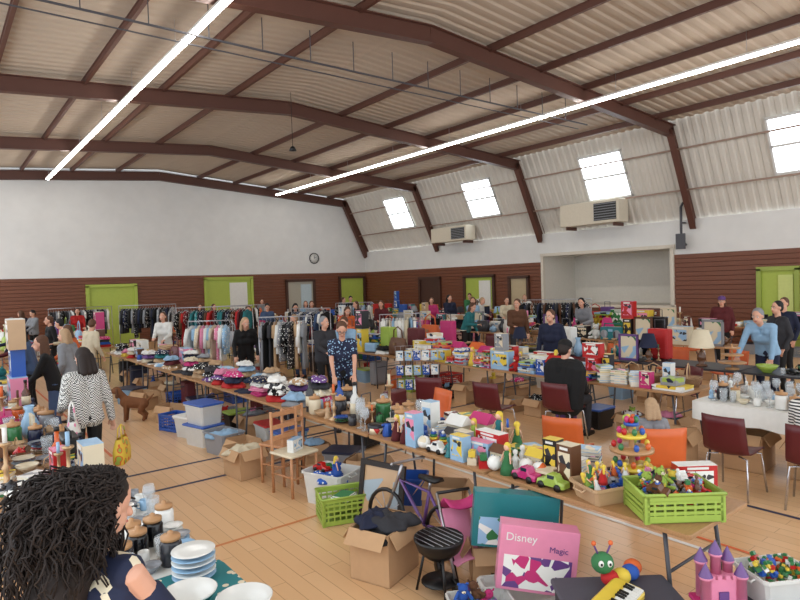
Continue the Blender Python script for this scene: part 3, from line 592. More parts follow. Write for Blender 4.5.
# row E, F, G, others
row(9.7,10.5,2.4,9,'charcoal'); fill(9.72,10.48,2.5,3.5,.75,[plate,bowl,radio],2,'goods on the dark table',OT,['black','charcoal','lime','green'],lo=1.3,hi=1.8); fill(9.72,10.48,5.4,8.9,.75,MIX,2,'goods on the dark table',OT,lo=1.2,hi=1.8); floorpile(9.75,10.4,2.6,8.8,.8,1)
for x,y0,y1,k in((12.6,5.5,17,MIX),(16.2,8,24,MIX),(9.8,10.6,24,MIX+WEAR),(6.0,12.6,15.8,CLOTH+WEAR),(6.8,18.5,24.5,WEAR+TOY),(3.2,18,25,WEAR+MIX),(12.8,18.4,25,MIX),(17.4,4.6,7.6,MIX)):
    row(x,x+.8,y0,y1); fill(x+.02,x+.78,y0+.05,y1-.05,.75,k,2,'goods on a far table',OT,lo=1.2,hi=2.2,tries=0); floorpile(x+.1,x+.7,y0+.2,y1-.2,.6,1)
floorpile(11.2,12.2,12.8,15.3,.6); floorpile(13.8,15.2,17,20,.4); floorpile(10.9,12.2,6.2,9.8,.5)
# racks
rack(6.45,16.9,-38,2.2,['black','brown','red','maroon','black','teal','teal','black','navy'],1.75); rack(5.8,11.3,-38,1.1,['grey','black','charcoal','tan','white'],1.65); rack(5.7,20.9,-30,1.8,['black','charcoal','navy','black','grey'],1.8)
rack(9.15,11.7,-38,1.0,['white','white','cream','sky','white'],1.5); rack(15.1,11.6,-60,2.2,['black','black','navy','charcoal','brown'],1.6); rack(4.6,25.9,0,2.2,['black','charcoal','grey','white','black'],1.7); rack(8.8,15.5,-60,1.3,['navy','black','denim','white'],1.6); rack(8.6,20.,-20,1.6,['orange','brown','white','black'],1.65); rack(12,18.,-38,1.3,['black','white','grey','sky'],1.6)
rack(5.0,13.4,-38,1.0,['white','sky','cream','pink'],1.55)
# ---------------------------------------------------------------- chairs
for x,y,r,c in((6.35,5.95,-80,'maroon'),(6.1,7.0,-60,'maroon'),(6.95,5.2,-85,'maroon'),(5.35,3.95,-70,'orange'),(6.5,2.75,-90,'maroon'),(6.6,2.05,-80,'maroon'),(11.3,5.9,90,'orange'),(11.1,7.2,80,'orange'),(11.4,4.9,70,'orange'),(5.55,3.1,-40,'orange'),(8.9,6.6,80,'maroon'),(9.0,4.6,60,'maroon'),(11.4,10.9,100,'maroon'),(14.4,7,90,'orange'),(5.1,6.0,80,'orange'),(7.2,17.6,20,'orange')):
    put(chair(c),x,y,0,rad(r),grp='stacking chairs behind the tables')
# ---------------------------------------------------------------- featured goods
def text(s,size,m,par,loc,rot,al='CENTER'):
    cu=bpy.data.curves.new('lettering','FONT'); cu.body=s; cu.size=size; cu.align_x=al; cu.extrude=.0008; t=bpy.data.objects.new('tmp',cu); LK(t); dg=bpy.context.evaluated_depsgraph_get()
    me=bpy.data.meshes.new_from_object(t.evaluated_get(dg)); bpy.data.objects.remove(t); me.materials.clear(); me.materials.append(m)
    o=bpy.data.objects.new('lettering',me); LK(o); o.parent=par; o.matrix_local=Matrix.Translation(loc)@Matrix.Rotation(rot,4,'X'); return o
def bigbox(c,p,w,d,h,lab):
    b=MB(); b.slab((0,0,h/2),(w,d,h),mat(c,.3),.004,.003); q=MB(); q.box((0,-d/2-.001,h*.3),(w*.86,.003,h*.5),mat(p[0],.3,kind='print',c2=p[1],c3=p[2],s=14.)); return P('toy_box','packaged toy',lab,[('carton',b),('picture_panel',q)])
put(tub('white','',.6,.4,.2),3.12,2.66,0,rad(-30),ctx='under a boxed toy')
o=put(bigbox('pink',('magenta','white','purple'),.52,.14,.44,'large pink boxed toy leaning near the table'),3.14,2.64,.19,rad(-44),ry=.12); text('Disney',.075,mat('white'),o,(-.12,-.073,.34),pi/2); text('Magic',.055,mat('purple'),o,(.13,-.073,.29),pi/2)
put(box('b',.6,.3,.3),3.42,3.1,0,rad(-38),ctx='under the long table'); put(bigbox('teal',('green','sky','white'),.62,.12,.4,'large green boxed toy standing behind pink box'),3.3,2.96,.33,rad(-40),ry=.1)
def activity():
    b=MB(); b.lathe([(0,0),(.17,0),(.17,.03),(.02,.035),(.018,.42),(0,.43)],mat('wood',.4),22); e=[('base',b)]
    for z,r,c in((.12,.14,'yellow'),(.24,.15,'wood'),(.34,.1,'yellow'),(.42,.05,'blue')):
        q=MB(); q.lathe([(.0,z),(r,z),(r,z+.02),(0,z+.025)],mat(c,.3),20); e.append(('tier',q))
        for i in range(7):
            a=i*.9+z*9; q=MB(); q.ell((cos(a)*r*.78,sin(a)*r*.78,z+.045),(.02,.02,.026),mat(['red','green','blue','orange','yellow','lime','magenta'][i],.3),8); e.append(('bead',q))
    return P('activity_tower','toy','wooden tiered activity tower with coloured beads',e)
put(activity(),4.02,2.42,.75,s=1.05)
def heap(x,y,z,rz,n,w,d,h,kinds,cols,ctx,s=.6):
    for i in range(n):
        u=rnd.uniform(-w,w);v=rnd.uniform(-d,d); put(rnd.choice(kinds)(rnd.choice(cols)),x+u*cos(rz)-v*sin(rz),y+u*sin(rz)+v*cos(rz),z+h+rnd.uniform(0,.1),rnd.uniform(0,6),s=s*rnd.uniform(.7,1.1),rx=rnd.uniform(-.7,.7),ctx=ctx,grp='small toys heaped in a crate')
TC=['red','yellow','blue','green','orange','magenta','purple','sky','lime','pink','white','brown','grey']
put(crate('lime',.5,.36,.18),3.72,1.96,.75,rad(-38)); heap(3.72,1.96,.75,rad(-38),44,.19,.12,.08,[car,blocks,figurine,plush,rings],TC,'heaped in a crate')
put(tub('tan','',.4,.3,.12),3.66,2.4,.75,rad(-20)); heap(3.66,2.4,.75,rad(-20),26,.14,.1,.04,[car,blocks,doll,figurine],TC,'heaped in a shallow tray')
put(carton_v('red',3),4.14,2.02,.75,rad(-38),s=.9,ctx='on the table corner')
b=MB(); b.slab((0,0,.2),(.66,.5,.4),mat('charcoal',.7),.02,.01); k=MB(); k.slab((0,0,.42),(.7,.54,.03),mat((.3,.3,.34),.6),.02,.008); CH=P('storage_chest','chest','dark lidded storage chest under plastic toys',[('chest_body',b),('lid',k)])
put(CH,3.06,1.92,0,rad(-38)); put(CH,3.6,1.28,0,rad(-38))
put(tub('white','',.34,.28,.17),3.72,1.36,.436,rad(-30),ctx='on the storage chest'); heap(3.72,1.36,.436,rad(-30),70,.13,.1,.1,[blocks],['red','yellow','blue','green','white','orange'],'heaped in a white tub',.34)
def keys():
    b=MB(); b.slab((0,0,.03),(.4,.22,.06),mat('yellow',.3),.04,.015); e=[('casing',b)]
    for i in range(10): q=MB(); q.box((-.15+i*.033,-.05,.064),(.03,.1,.012),WHT); e.append(('key',q))
    for i in(0,1,3,4,5,7,8): q=MB(); q.box((-.133+i*.033,-.02,.073),(.016,.06,.012),DK); e.append(('key',q,'black key'))
    return P('toy_keyboard','toy','yellow toy keyboard with black and white keys',e)
put(keys(),2.98,1.9,.445,rad(10),rx=.15,s=.88)
def worm():
    b=MB(); p=[(0,0,.05),(.09,.02,.05),(.17,.07,.05),(.22,.15,.05)]; e=[]
    b.ell((-.05,0,.16),(.08,.075,.075),mat('green',.8),14); e.append((None,b))
    for i,(q,c) in enumerate(zip(p,('red','yellow','blue','orange'))): s=MB(); s.ell(q,(.065,.065,.055),mat(c,.8),12); e.append(('body_segment',s))
    for s in(-1,1): q=MB(); q.ell((-.05+s*.03,-.065,.18),(.02,.015,.024),WHT,8); q.ell((-.05+s*.03,-.078,.18),(.009,.006,.011),DK,8); e.append(('eye',q)); q=MB(); q.tube([(-.05+s*.03,0,.22),(-.05+s*.06,0,.29)],.007,mat('purple')); q.ell((-.05+s*.06,0,.3),(.018,.018,.018),mat('orange'),8); e.append(('antenna',q))
    return P('caterpillar_toy','plush toy','green headed plush caterpillar with coloured segments',e)
put(worm(),3.14,2.05,.44,rad(-38),s=.85)
def castle():
    m=mat('pink',.35); b=MB(); b.slab((0,0,.015),(.36,.26,.03),mat('magenta',.4),.02,.005); b.box((0,.02,.12),(.24,.14,.18),m); [b.box((x,-.05,.225),(.03,.02,.03),m) for x in(-.08,-.03,.03,.08)]; e=[('walls',b)]
    for x,y,h in((-.13,-.05,.22),(.13,-.05,.22),(-.1,.08,.28),(.1,.08,.28),(0,.06,.34)):
        q=MB(); q.lathe([(0,.02),(.038,.02),(.036,h),(.046,h),(.046,h+.02),(0,h+.02)],m,12,o=(x,y,0)); e.append(('tower',q)); q=MB(); q.lathe([(.05,h+.02),(.0,h+.12)],mat('purple',.3),12,o=(x,y,0)); e.append(('tower_roof',q))
    q=MB(); q.box((0,-.055,.07),(.07,.012,.1),mat('purple')); e.append(('gate',q)); return P('toy_castle','toy','pink plastic toy castle with purple cone roofs',e)
put(castle(),3.41,1.53,.435,rad(-38),s=.76)
def wheel(b,c,R,m):
    p=[V((R*cos(2*pi*i/20),0,R*sin(2*pi*i/20)))+V(c) for i in range(21)]; b.tube(p,R*.09,DK,6); [b.tube([c,tuple(V(c)+V((R*cos(a),0,R*sin(a))))],.003,STEEL,4) for a in [2*pi*i/10 for i in range(10)]]; b.cap(V(c)+V((0,-.03,0)),V(c)+V((0,.03,0)),.018,.018,m,8)
def bike():
    m=mat('purple',.3); b=MB(); b.tube([(-.3,0,.2),(-.08,0,.2),(.18,0,.5),(-.12,0,.46),(-.08,0,.2)],.016,m); b.tube([(-.12,0,.46),(-.3,0,.2)],.012,m); e=[('bicycle_frame',b)]
    for x in(-.3,.32): q=MB(); wheel(q,(x,0,.2),.19,m); e.append(('wheel',q))
    q=MB(); q.tube([(.32,0,.2),(.2,0,.52),(.17,0,.62)],.014,STEEL); q.tube([(.1,-.2,.66),(.17,-.12,.64),(.17,.12,.64),(.1,.2,.66)],.012,STEEL); e.append(('handlebar',q)); q=MB(); q.loft([[(x,y*w,z) for y,z in((-1,.55),(1,.55),(.7,.58),(-.7,.58))] for x,w in((-.22,.06),(-.16,.065),(-.02,.02))],DK); q.tube([(-.12,0,.46),(-.13,0,.56)],.012,STEEL); e.append(('saddle',q))
    q=MB(); q.tube([(-.08,-.06,.13),(-.08,-.06,.2),(-.08,.06,.2),(-.08,.06,.27)],.008,STEEL); e.append(('pedal_crank',q)); return P('childs_bicycle','bicycle','purple childs bicycle leaning under the table',e)
put(bike(),3.2,3.98,.0,rad(100),s=1.1,rx=.1)
def bbq():
    b=MB(); b.lathe([(0,.3),(.1,.3),(.17,.36),(.2,.44),(.2,.46),(.19,.46),(.16,.38),(0,.33)],mat('black',.4),20); e=[('bowl',b)]
    for i in range(3): a=i*2.1; q=MB(); q.tube([(.12*cos(a),.12*sin(a),.34),(.2*cos(a),.2*sin(a),0)],.012,DK); e.append(('leg',q))
    q=MB(); [q.tube([(x,-math.sqrt(.036-x*x),.462),(x,math.sqrt(.036-x*x),.462)],.003,STEEL,4) for x in(-.15,-.1,-.05,0,.05,.1,.15)]; e.append(('grill',q)); q=MB(); q.lathe([(.14,.1),(.15,.1),(.15,.11),(0,.11)],DK,16); e.append(('ash_tray',q)); return P('barbecue','barbecue','small round black barbecue on three legs',e)
put(bbq(),2.86,3.28,0,s=.92)
put(box('b',.44,.36,.4),2.76,3.82,0,rad(20),ctx='on the wooden floor'); put(crumple_v('black',1),2.76,3.82,.33,1,s=1.1,ctx='in a cardboard box'); put(crumple_v('charcoal',2),2.79,3.76,.39,2,ctx='on a full cardboard box'); put(crumple_v('navy',2),2.7,3.88,.41,.3,s=.8,ctx='on a full cardboard box')
def bigframe():
    w=mat((.12,.08,.06),.4); b=MB()
    for x,z,a,d in((-.24,.3,.05,.6),(.24,.3,.05,.6),(0,.025,.43,.05),(0,.575,.43,.05)): b.box((x,0,z),(a,.03,d),w)
    p=MB(); p.box((0,.005,.3),(.43,.008,.5),mat((.6,.66,.7),.2,kind='print',c2='tan',c3='grey',s=4.)); return P('large_picture_frame','picture frame','large dark framed picture leaning against the table',[('frame',b),('picture',p)])
put(bigframe(),3.22,4.55,0,rad(-75),rx=-.18)
def stroller():
    m=mat('pink',.6); b=MB(); b.tube([(-.12,-.15,.05),(-.12,.16,.55)],.01,STEEL); b.tube([(.12,-.15,.05),(.12,.16,.55)],.01,STEEL); b.tube([(-.12,.16,.55),(.12,.16,.55)],.012,DK); [b.tube([(s*.12,.15,.05),(s*.12,-.05,.25)],.01,STEEL) for s in(-1,1)]; q=MB(); q.sheet([(-.14,.2),(-.02,.18),(.05,.25),(.13,.45)],.22,.012,m,.03); h=MB(); h.sheet([(.13,.45),(.06,.52),(-.04,.5)],.22,.01,mat('magenta'),.03); e=[('stroller_frame',b),('seat',q),('canopy',h)]
    for x in(-.13,.13):
        for y in(-.15,.15): k=MB(); k.M=Matrix.Translation((x,y,.05))@Matrix.Rotation(pi/2,4,'Y'); k.lathe([(0,-.012),(.05,-.012),(.05,.012),(0,.012)],DK,14); e.append(('wheel',k))
    return P('toy_stroller','toy','pink toy doll stroller with canopy',e)
put(stroller(),3.13,3.3,0,rad(-20),s=1.15); put(tub('white','',.4,.3,.2),2.75,2.75,0,rad(-30),ctx='on the wooden floor')
for i in range(14): put(rnd.choice((car,blocks,plush))(rnd.choice(TC)),2.75+rnd.uniform(-.11,.11),2.75+rnd.uniform(-.09,.09),.1+rnd.uniform(0,.1),rnd.uniform(0,6),s=.6,rx=rnd.uniform(-.6,.6),ctx='heaped in a tub')
put(woodchair(1),3.12,5.98,0,rad(190)); put(woodchair(0),3.2,6.42,0,rad(20)); put(carton_v('white',1),3.12,5.95,.466,.5,ctx='on the pale chair seat',s=.8)
put(crate('lime',.46,.36,.26),3.1,4.98,0,rad(-20),ctx='on the wooden floor'); put(crumple_v('lime',1),3.1,4.98,.12,ctx='in a lime crate'); put(folded('green'),3.1,4.95,.2,.4,ctx='in a lime crate',s=.8)
put(tub('white','',.5,.4,.34),3.28,5.45,0,rad(-70),ctx='on the wooden floor'); [put(k('red' if i%2 else 'blue'),3.28+rnd.uniform(-.1,.1),5.45+rnd.uniform(-.14,.14),.2+.02*i,i,ctx='in a clear tub',s=.9) for i,k in enumerate((plush,car,crumple,blocks,doll,car))]
for i,(x,y,q) in enumerate(((2.95,6.95,box('b',.42,.34,.34)),(3.2,7.55,box('b',.36,.3,.28)),(3.15,8.1,tub('grey','',.5,.36,.3)),(3.1,8.75,tub('white','blue',.5,.36,.28)),(3.15,9.35,tub('white','white',.5,.36,.3)),(3.1,9.95,crate('blue')),(3.2,10.6,box('b',.4,.3,.3)),(3.2,12.2,box('b',.4,.3,.34)),(3.15,13,tub('sky','navy')),(3.78,5.5,box('b',.4,.3,.34)),(3.85,6.1,tub('grey','navy',.42,.32,.28)),(3.85,4.3,box('b',.4,.3,.34)),(3.85,4.9,tub('blue','',.42,.32,.28)))): put(q,x,y,0,rad(-85+i*3),ctx='beside the long tables')
put(tub('white','blue',.5,.36,.28),3.12,8.77,.31,rad(-80),ctx='stacked on another tub'); put(crumple_v('cream',1),2.95,6.95,.28,ctx='in a cardboard box'); put(crumple_v('sky',2),3.15,8.1,.22,ctx='in a grey tub')
def dog():
    m=mat((.5,.32,.2),.9,kind='cloth',s=20.); b=MB(); b.cap((0,-.14,.26),(0,.1,.3),.085,.1,m); b.cap((0,.1,.32),(0,.2,.44),.065,.055,m); b.ell((0,.24,.48),(.065,.075,.06),m); b.cap((0,.28,.47),(0,.34,.45),.035,.028,m,8)
    for s in(-1,1): b.cap((s*.05,.1,.26),(s*.055,.11,.14),.04,.03,m); b.cap((s*.055,.11,.14),(s*.055,.12,.025),.03,.026,m); b.cap((s*.055,-.14,.24),(s*.06,-.1,.15),.055,.035,m); b.cap((s*.06,-.1,.15),(s*.06,-.17,.09),.033,.026,m); b.cap((s*.06,-.17,.09),(s*.06,-.15,.022),.026,.024,m)
    b.cap((0,-.2,.3),(0,-.3,.4),.022,.012,m,8); o=P('toy_dog','plush toy','brown plush dog standing on the wooden floor',[(None,b)])
    t=put(o,2.75,11.2,0,rad(60),s=1.15); rem(t,.012,1)
    for s in(-1,1): q=MB(); q.cap((s*.06,.22,.5),(s*.085,.21,.4),.018,.03,mat('brown',.9),8); c=bpy.data.objects.new('ear',q.mesh('ear')); LK(c); c.parent=t; q=MB(); q.ell((s*.03,.3,.5),(.009,.009,.009),DK,8); c=bpy.data.objects.new('eye',q.mesh('eye')); LK(c); c.parent=t
    q=MB(); q.ell((0,.372,.455),(.013,.01,.01),DK,8); c=bpy.data.objects.new('nose',q.mesh('nose')); LK(c); c.parent=t
put(lamp('cream'),9.95,4.7,.75,s=1.15)
def tiers():
    b=MB(); b.lathe([(0,0),(.1,0),(.1,.02),(.012,.025),(.012,.4),(0,.41)],mat('wood'),14); e=[('pole',b)]
    for z,r in((.1,.2),(.22,.16),(.33,.12)): q=MB(); q.lathe([(0,z),(r,z),(r,z+.02),(0,z+.02)],mat('wood',.4),20); e.append(('tier',q))
    return P('tiered_stand','stand','wooden three-tier cake stand on dark table',e)
put(tiers(),9.9,4.2,.75); put(bowl('lime'),9.9,3.7,.752,s=1.3,ctx='on the dark table')
b=MB()
for i in range(9): b.tube([(-.4+i*.1,0,0),(-.4+i*.1,0,1.1)],.004,STEEL,4)
for i in range(12): b.tube([(-.4,0,i*.1),(.4,0,i*.1)],.004,STEEL,4)
put(P('wire_grid_panel','display panel','wire grid display panel hung with packets',[(None,b)]),7.1,8.6,0,rad(-38))
for i in range(5):
    for j in range(3): put(carton_v(('sky','blue','white')[(i+j)%3],0),7.1+(-.32+i*.16)*cos(rad(-38))-.05,8.6+(-.32+i*.16)*sin(rad(-38))-.06,.3+j*.27,rad(-38),s=.8,grp='blue packets on the wire grid',ctx='hooked on a wire grid')
put(suitcase('maroon'),5.75,7.55,0,.3); put(suitcase('black'),4.75,6.9,0,.3); put(box('b',.5,.4,.42),5.4,9.2,0,.4,ctx='behind the clothes table')
put(box('b',.5,.4,.42),6.9,3.6,0,.2,ctx='beside the glassware table'); put(box('b',.5,.4,.42),7.6,2.4,0,.2,ctx='under the glassware table'); put(box('b',.5,.4,.42),7.5,3.0,0,.1,ctx='under the glassware table')
# ---------------------------------------------------------------- people
def ik(S,T,a,b,pole):
    S=V(S);T=V(T);d=T-S;L=min(d.length,(a+b)*.995); d.normalize(); x=(a*a-b*b+L*L)/(2*L); h=math.sqrt(max(0,a*a-x*x)); p=V(pole); p=(p-d*p.dot(d)).normalized(); return S+d*x+p*h, S+d*L
def rem(o,v,sm=1):
    m=o.modifiers.new('remesh','REMESH'); m.mode='VOXEL'; m.voxel_size=v; m.use_smooth_shade=True
    if sm: q=o.modifiers.new('smooth','SMOOTH'); q.factor=.5; q.iterations=sm
def person(x,y,rz,H=1.7,sit=0,lean=0,hl=None,hr=None,top='black',bot='navy',hair='brown',hl_=0,sleeve=1,vox=.016,turn=0,nod=0,lab='',fat=1.,skin=(.84,.63,.53),shoes='black',z0=0.,hat_=None,specs=False,puff=.0,stride=0,curls=False,skirt=False,topm=None):
    e=bpy.data.objects.new('person',None); e.empty_display_size=.1; LK(e); e['label']=lab; e['category']='person'
    SK=mat(skin,.55); TM=topm or cl(top); BM=cl(bot); pz=.93 if not sit else .555; F=fat
    Rl=Matrix.Rotation(-rad(lean),3,'X'); Pv=V((0,0,pz)); U=lambda a,b_,c_:Pv+Rl@V((a,b_,c_))
    def torso(b,g,m):
        for s in(-1,1): b.cap(U(s*.085*F,.005,.36),U(s*.06*F,.0,.06),.092*F+g,.1*F+g,m); b.cap(U(s*.06*F,0,.06),Pv+V((s*.075,0,-.03)),.1*F+g,.105*F+g,m)
        b.cap(U(-.14,0,.445),U(.14,0,.445),.052+g,.052+g,m); b.cap(U(-.06,.02,.25),U(.06,.02,.25),.105*F+g,.105*F+g,m)
    arms=[]
    for s,t in((-1,hl),(1,hr)):
        S=U(s*.175,0,.44); T=V(t) if t else S+V((s*.06,.09,-.5)); E_,W_=ik(S,T,.29,.26,(s*.5,-1,-.6)); arms.append((s,S,E_,W_))
    legs=[]
    for s in(-1,1):
        if sit: legs.append((V((s*.09,0,.53)),V((s*.13,.43,.5)),V((s*.13,.4,.07))))
        else: legs.append((V((s*.09,0,.89)),V((s*.1,.03+s*stride*.5,.49)),V((s*.1,-.02+s*stride,.07))))
    b=MB(); torso(b,0,SK)
    for s,S,E_,W_ in arms:
        b.cap(S,E_,.048,.038,SK); b.cap(E_,W_,.038,.026,SK); d=(W_-E_).normalized(); w=d.cross(V((0,0,1))); w=w.normalized() if w.length>.2 else V((0,1,0)); n=w.cross(d).normalized()
        n=-n if n.z>0 else n
        for k in(-.024,-.008,.008,.024): b.cap(W_+w*k*.7,W_+d*.085+w*k,.014,.013,SK,8)
        for k,L in((-.03,.062),(-.01,.074),(.01,.078),(.03,.07)):
            r=W_+d*.085+w*k; k1=r+(d*.9+n*.3)*L*.5; b.cap(r,k1,.0095,.009,SK,7); b.cap(k1,k1+(d*.5+n*.8)*L*.5,.009,.0075,SK,7)
        r=W_+d*.025+w*.028*-s; q=r+(d*.6-w*.7*s)*.045; b.cap(r,q,.012,.011,SK,7); b.cap(q,q+(d*.9+n*.3)*.032,.0105,.009,SK,7)
    for h,k,a in legs: b.cap(h,k,.085,.055,SK); b.cap(k+V((0,-.01,0)),a,.056,.036,SK); b.cap(a,a+V((0,.15,-.03)),.036,.03,SK)
    Cn=U(0,.015,.655); b.cap(U(0,0,.44),Cn+V((0,-.01,-.03)),.055,.05,SK)
    Rh=Matrix.Rotation(rad(turn),3,'Z')@Matrix.Rotation(-rad(nod),3,'X'); Hh=lambda a,b_,c_:Cn+Rh@V((a,b_,c_))
    b.ell(Hh(0,-.005,.025),(.074,.093,.093),SK,14,Rh); b.ell(Hh(0,.03,-.05),(.056,.062,.066),SK,12,Rh); b.ell(Hh(0,.045,-.095),(.028,.03,.022),SK,8,Rh)
    b.cap(Hh(0,.088,.005),Hh(0,.108,-.032),.009,.015,SK,8)
    for s in(-1,1): b.ell(Hh(s*.075,0,-.01),(.011,.02,.03),SK,8,Rh)
    def child(n,mb,v=0,sm=1,l=None,par=e):
        o=bpy.data.objects.new(n,mb.mesh(n)); LK(o); o.parent=par
        if v: rem(o,v,sm)
        if l: o['label']=l
        return o
    child('body',b,vox*.72)
    q=MB(); torso(q,.016+puff,TM)
    for s,S,E_,W_ in arms:
        if sleeve>=1: q.cap(S,E_,.06+puff,.052+puff*.7,TM); q.cap(E_,E_+(W_-E_)*.96,.05+puff*.7,.04+puff*.5,TM)
        elif sleeve>0: q.cap(S,S+(E_-S)*.6,.06+puff,.058,TM)
        elif curls: q.cap(S+(E_-S)*.42,S+(E_-S)*.85,.06,.062,TM)
    if skirt: q.cap(Pv,Pv+V((0,0,-.3)),.17,.2,TM,14)
    child('top_garment',q,vox,2)
    q=MB()
    for h,k,a in legs: q.cap(h+V((0,0,.02)),k,.1,.07,BM); q.cap(k,a+V((0,0,.04)),.069,.056,BM)
    q.cap(Pv+V((-.06,0,-.02)),Pv+V((.06,0,-.02)),.115*F,.115*F,BM); child('trousers',q,vox,2)
    for h,k,a in legs:
        q=MB(); q.loft([[(a.x+w*cos(t),a.y+yy,max(.0,hh*sin(t))) for t in [pi*i/7 for i in range(8)]] for yy,w,hh in((-.07,.03,.06),(-.05,.045,.11),(.02,.045,.11),(.08,.048,.075),(.15,.045,.055),(.2,.025,.035))],mat(shoes,.5)); child('shoe',q)
    HM=mat(hair,.7,kind='wood',s=18.); q=MB(); q.ell(Hh(0,-.022,.042),(.084,.094,.092),HM,14,Rh); q.ell(Hh(0,-.045,.0),(.08,.07,.08),HM,12,Rh)
    if hl_>0:
        for s in(-.045,0,.045): q.cap(Hh(s,-.06,.0),Hh(s*1.5,-.09,-.08)+V((0,0,-hl_)),.055,.04,HM)
        for s in(-1,1): q.cap(Hh(s*.065,-.02,.02),Hh(s*.08,-.02,-.1)+V((0,0,-hl_*.6)),.025,.022,HM)
    if curls:
        R_=random.Random(5); q.cap(Hh(0,-.06,.0),Cn+V((-.03,-.21,-.32)),.09,.12,HM)
        for i in range(1900):
            a=R_.uniform(0,2*pi); el=R_.uniform(-.5,1.5); dv=V((cos(a)*cos(el),sin(a)*cos(el),sin(el)))
            if dv.y>.25 and el<.7: continue
            near=dv.x>.25
            p=Cn+Rh@V((dv.x*.08,dv.y*.09-.02,dv.z*.09+.035)); L=R_.uniform(.08,.3 if near else .5); out=Rh@V((dv.x*(.7 if near else 1.1),dv.y*.6-(1.25 if near else .9),.0)); pts=[];ph=R_.uniform(0,6); rr=R_.uniform(.009,.018); fq=R_.uniform(1.5,2.4)*R_.choice((-1,1)); om=R_.uniform(.03,.17)
            for j in range(16):
                t=j/15; c0=p+out*(.005+om*sin(min(1,t*1.3)*pi/2))+V((0,0,-L*t**1.4+.03*sin(t*3))); pts.append(c0+V((cos(ph+j*fq*.7)*rr,sin(ph+j*fq*.7)*rr,sin(ph+j*fq)*rr*.7)))
            q.tube(pts,.006,HM,3,[.0048-.002*abs(j/15-.3) for j in range(16)])
        child('hair',q,0,0,'long dark curly hair')
    else: child('hair',q,vox*.9,1)
    for s in(-1,1): q=MB(); q.ell(Hh(s*.031,.081,.004),(.015,.01,.008),WHT,8,Rh); q.ell(Hh(s*.031,.0885,.004),(.006,.005,.006),DK,6,Rh); q.ell(Hh(s*.031,.086,.025),(.02,.006,.004),HM,6,Rh); child('eye',q)
    q=MB(); q.ell(Hh(0,.09,-.06),(.024,.008,.007),mat((.72,.36,.34),.5),8,Rh); child('mouth',q)
    if specs:
        q=MB()
        for s in(-1,1): c_=[Hh(s*.034+.026*cos(a),.1,.0+.02*sin(a)) for a in [2*pi*i/12 for i in range(13)]]; q.tube(c_,.0025,DK,5); q.tube([Hh(s*.06,.1,.005),Hh(s*.078,.0,.005)],.0025,DK,5)
        q.tube([Hh(-.01,.1,.004),Hh(.01,.1,.004)],.0025,DK,5); child('glasses',q)
    if hat_:
        q=MB(); q.ell(Hh(0,-.01,.075),(.092,.105,.075),cl(hat_),14,Rh); q.ell(Hh(0,.1,.055),(.06,.06,.008),cl(hat_),12,Rh); child('cap',q,0,0,hat_+' cap')
    e.matrix_world=Matrix.Translation((x,y,z0))@Matrix.Rotation(rad(rz),4,'Z')@Matrix.Scale(H/1.7,4); return e
dog()
HC=(.15,.1,.08)
person(.37,2.28,-62,1.66,lean=8,nod=16,turn=-8,hair=HC,curls=True,sleeve=0,vox=.009,topm=mat('navy',.8,kind='print',c2='navy',c3='cream',s=26.),bot='black',lab='person with long dark curly hair in floral cold-shoulder top',hl=(-.12,.4,.92),hr=(.2,.38,.92))
person(1.34,7.55,12,1.66,nod=15,turn=15,hair=HC,hl_=.1,puff=.012,vox=.012,topm=mat('black',.85,kind='check',c2='white',s=70.),bot='black',hl=(-.2,.18,1.0),hr=(.3,.0,.82),lab='person in black and white checked coat holding bags')
put(tote(mat('white',.7,kind='floral',c2='pink',c3='white',s=10.),'white and pink patterned tote bag held by shopper'),1.16,7.3,.55,rad(80)); put(tote(mat('orange',.6,kind='floral',c2='lime',c3='yellow',s=8.),'orange and green shopping bag held by shopper'),1.7,7.55,.28,rad(60),s=.8)
person(2.35,13.8,60,1.66,lean=16,top='orange',bot='denim',hair='brown',hl_=.1,hl=(-.15,.45,.95),hr=(.2,.45,.95),lab='person in orange cardigan browsing a side table')
person(1.95,12.0,50,1.66,lean=10,top='grey',bot='navy',hair='tan',hl_=.05,puff=.02,lab='person in pale grey hooded coat browsing')
person(1.45,13.2,70,1.68,lean=12,top='denim',bot='black',hair='black',hl_=.1,puff=.02,lab='person in blue coat beside the side table')
person(1.45,10.4,75,1.68,lean=14,top='black',bot='denim',hair='brown',hl_=.1,hl=(-.15,.4,.9),hr=(.15,.42,.95),lab='person in black jacket leaning over side table')
person(5.05,7.95,150,1.72,lean=10,nod=30,specs=True,vox=.012,sleeve=.8,topm=mat('navy',.8,kind='floral',c2='sky',s=26.),bot='black',hair='brown',fat=1.15,hl=(-.15,.42,.86),hr=(.15,.4,.86),lab='person with glasses in patterned navy shirt leaning over clothes')
person(6.7,10.3,130,1.68,lean=22,nod=20,top='sky',bot='denim',hair='brown',hl=(-.15,.5,.85),hr=(.15,.5,.85),lab='person in light blue shirt bending over goods')
person(6.95,5.2,-80,1.78,sit=1,lean=4,fat=1.4,puff=.04,vox=.012,top='black',bot='charcoal',hair=HC,hat_='black',turn=-10,nod=12,hl=(-.14,.36,.62),hr=(.14,.36,.62),lab='person in black jacket and cap seated on chair')
person(11.,4.1,90,1.78,lean=32,nod=10,top='sky',bot='navy',hair='grey',vox=.014,hl=(-.25,.55,.8),hr=(.25,.55,.8),lab='person in pale blue shirt leaning on dark table')
person(15.5,6.8,110,1.66,top='maroon',bot='black',hair='brown',hl_=.05,hat_='purple',puff=.02,lab='person in maroon jacket and purple hat')
person(12.15,4.35,60,1.72,top='charcoal',bot='black',hair='black',fat=1.15,lab='person in dark jacket standing behind dark table')
person(13.6,4.75,80,1.72,top='navy',bot='black',hair='brown',lab='person in navy jacket standing near the door')
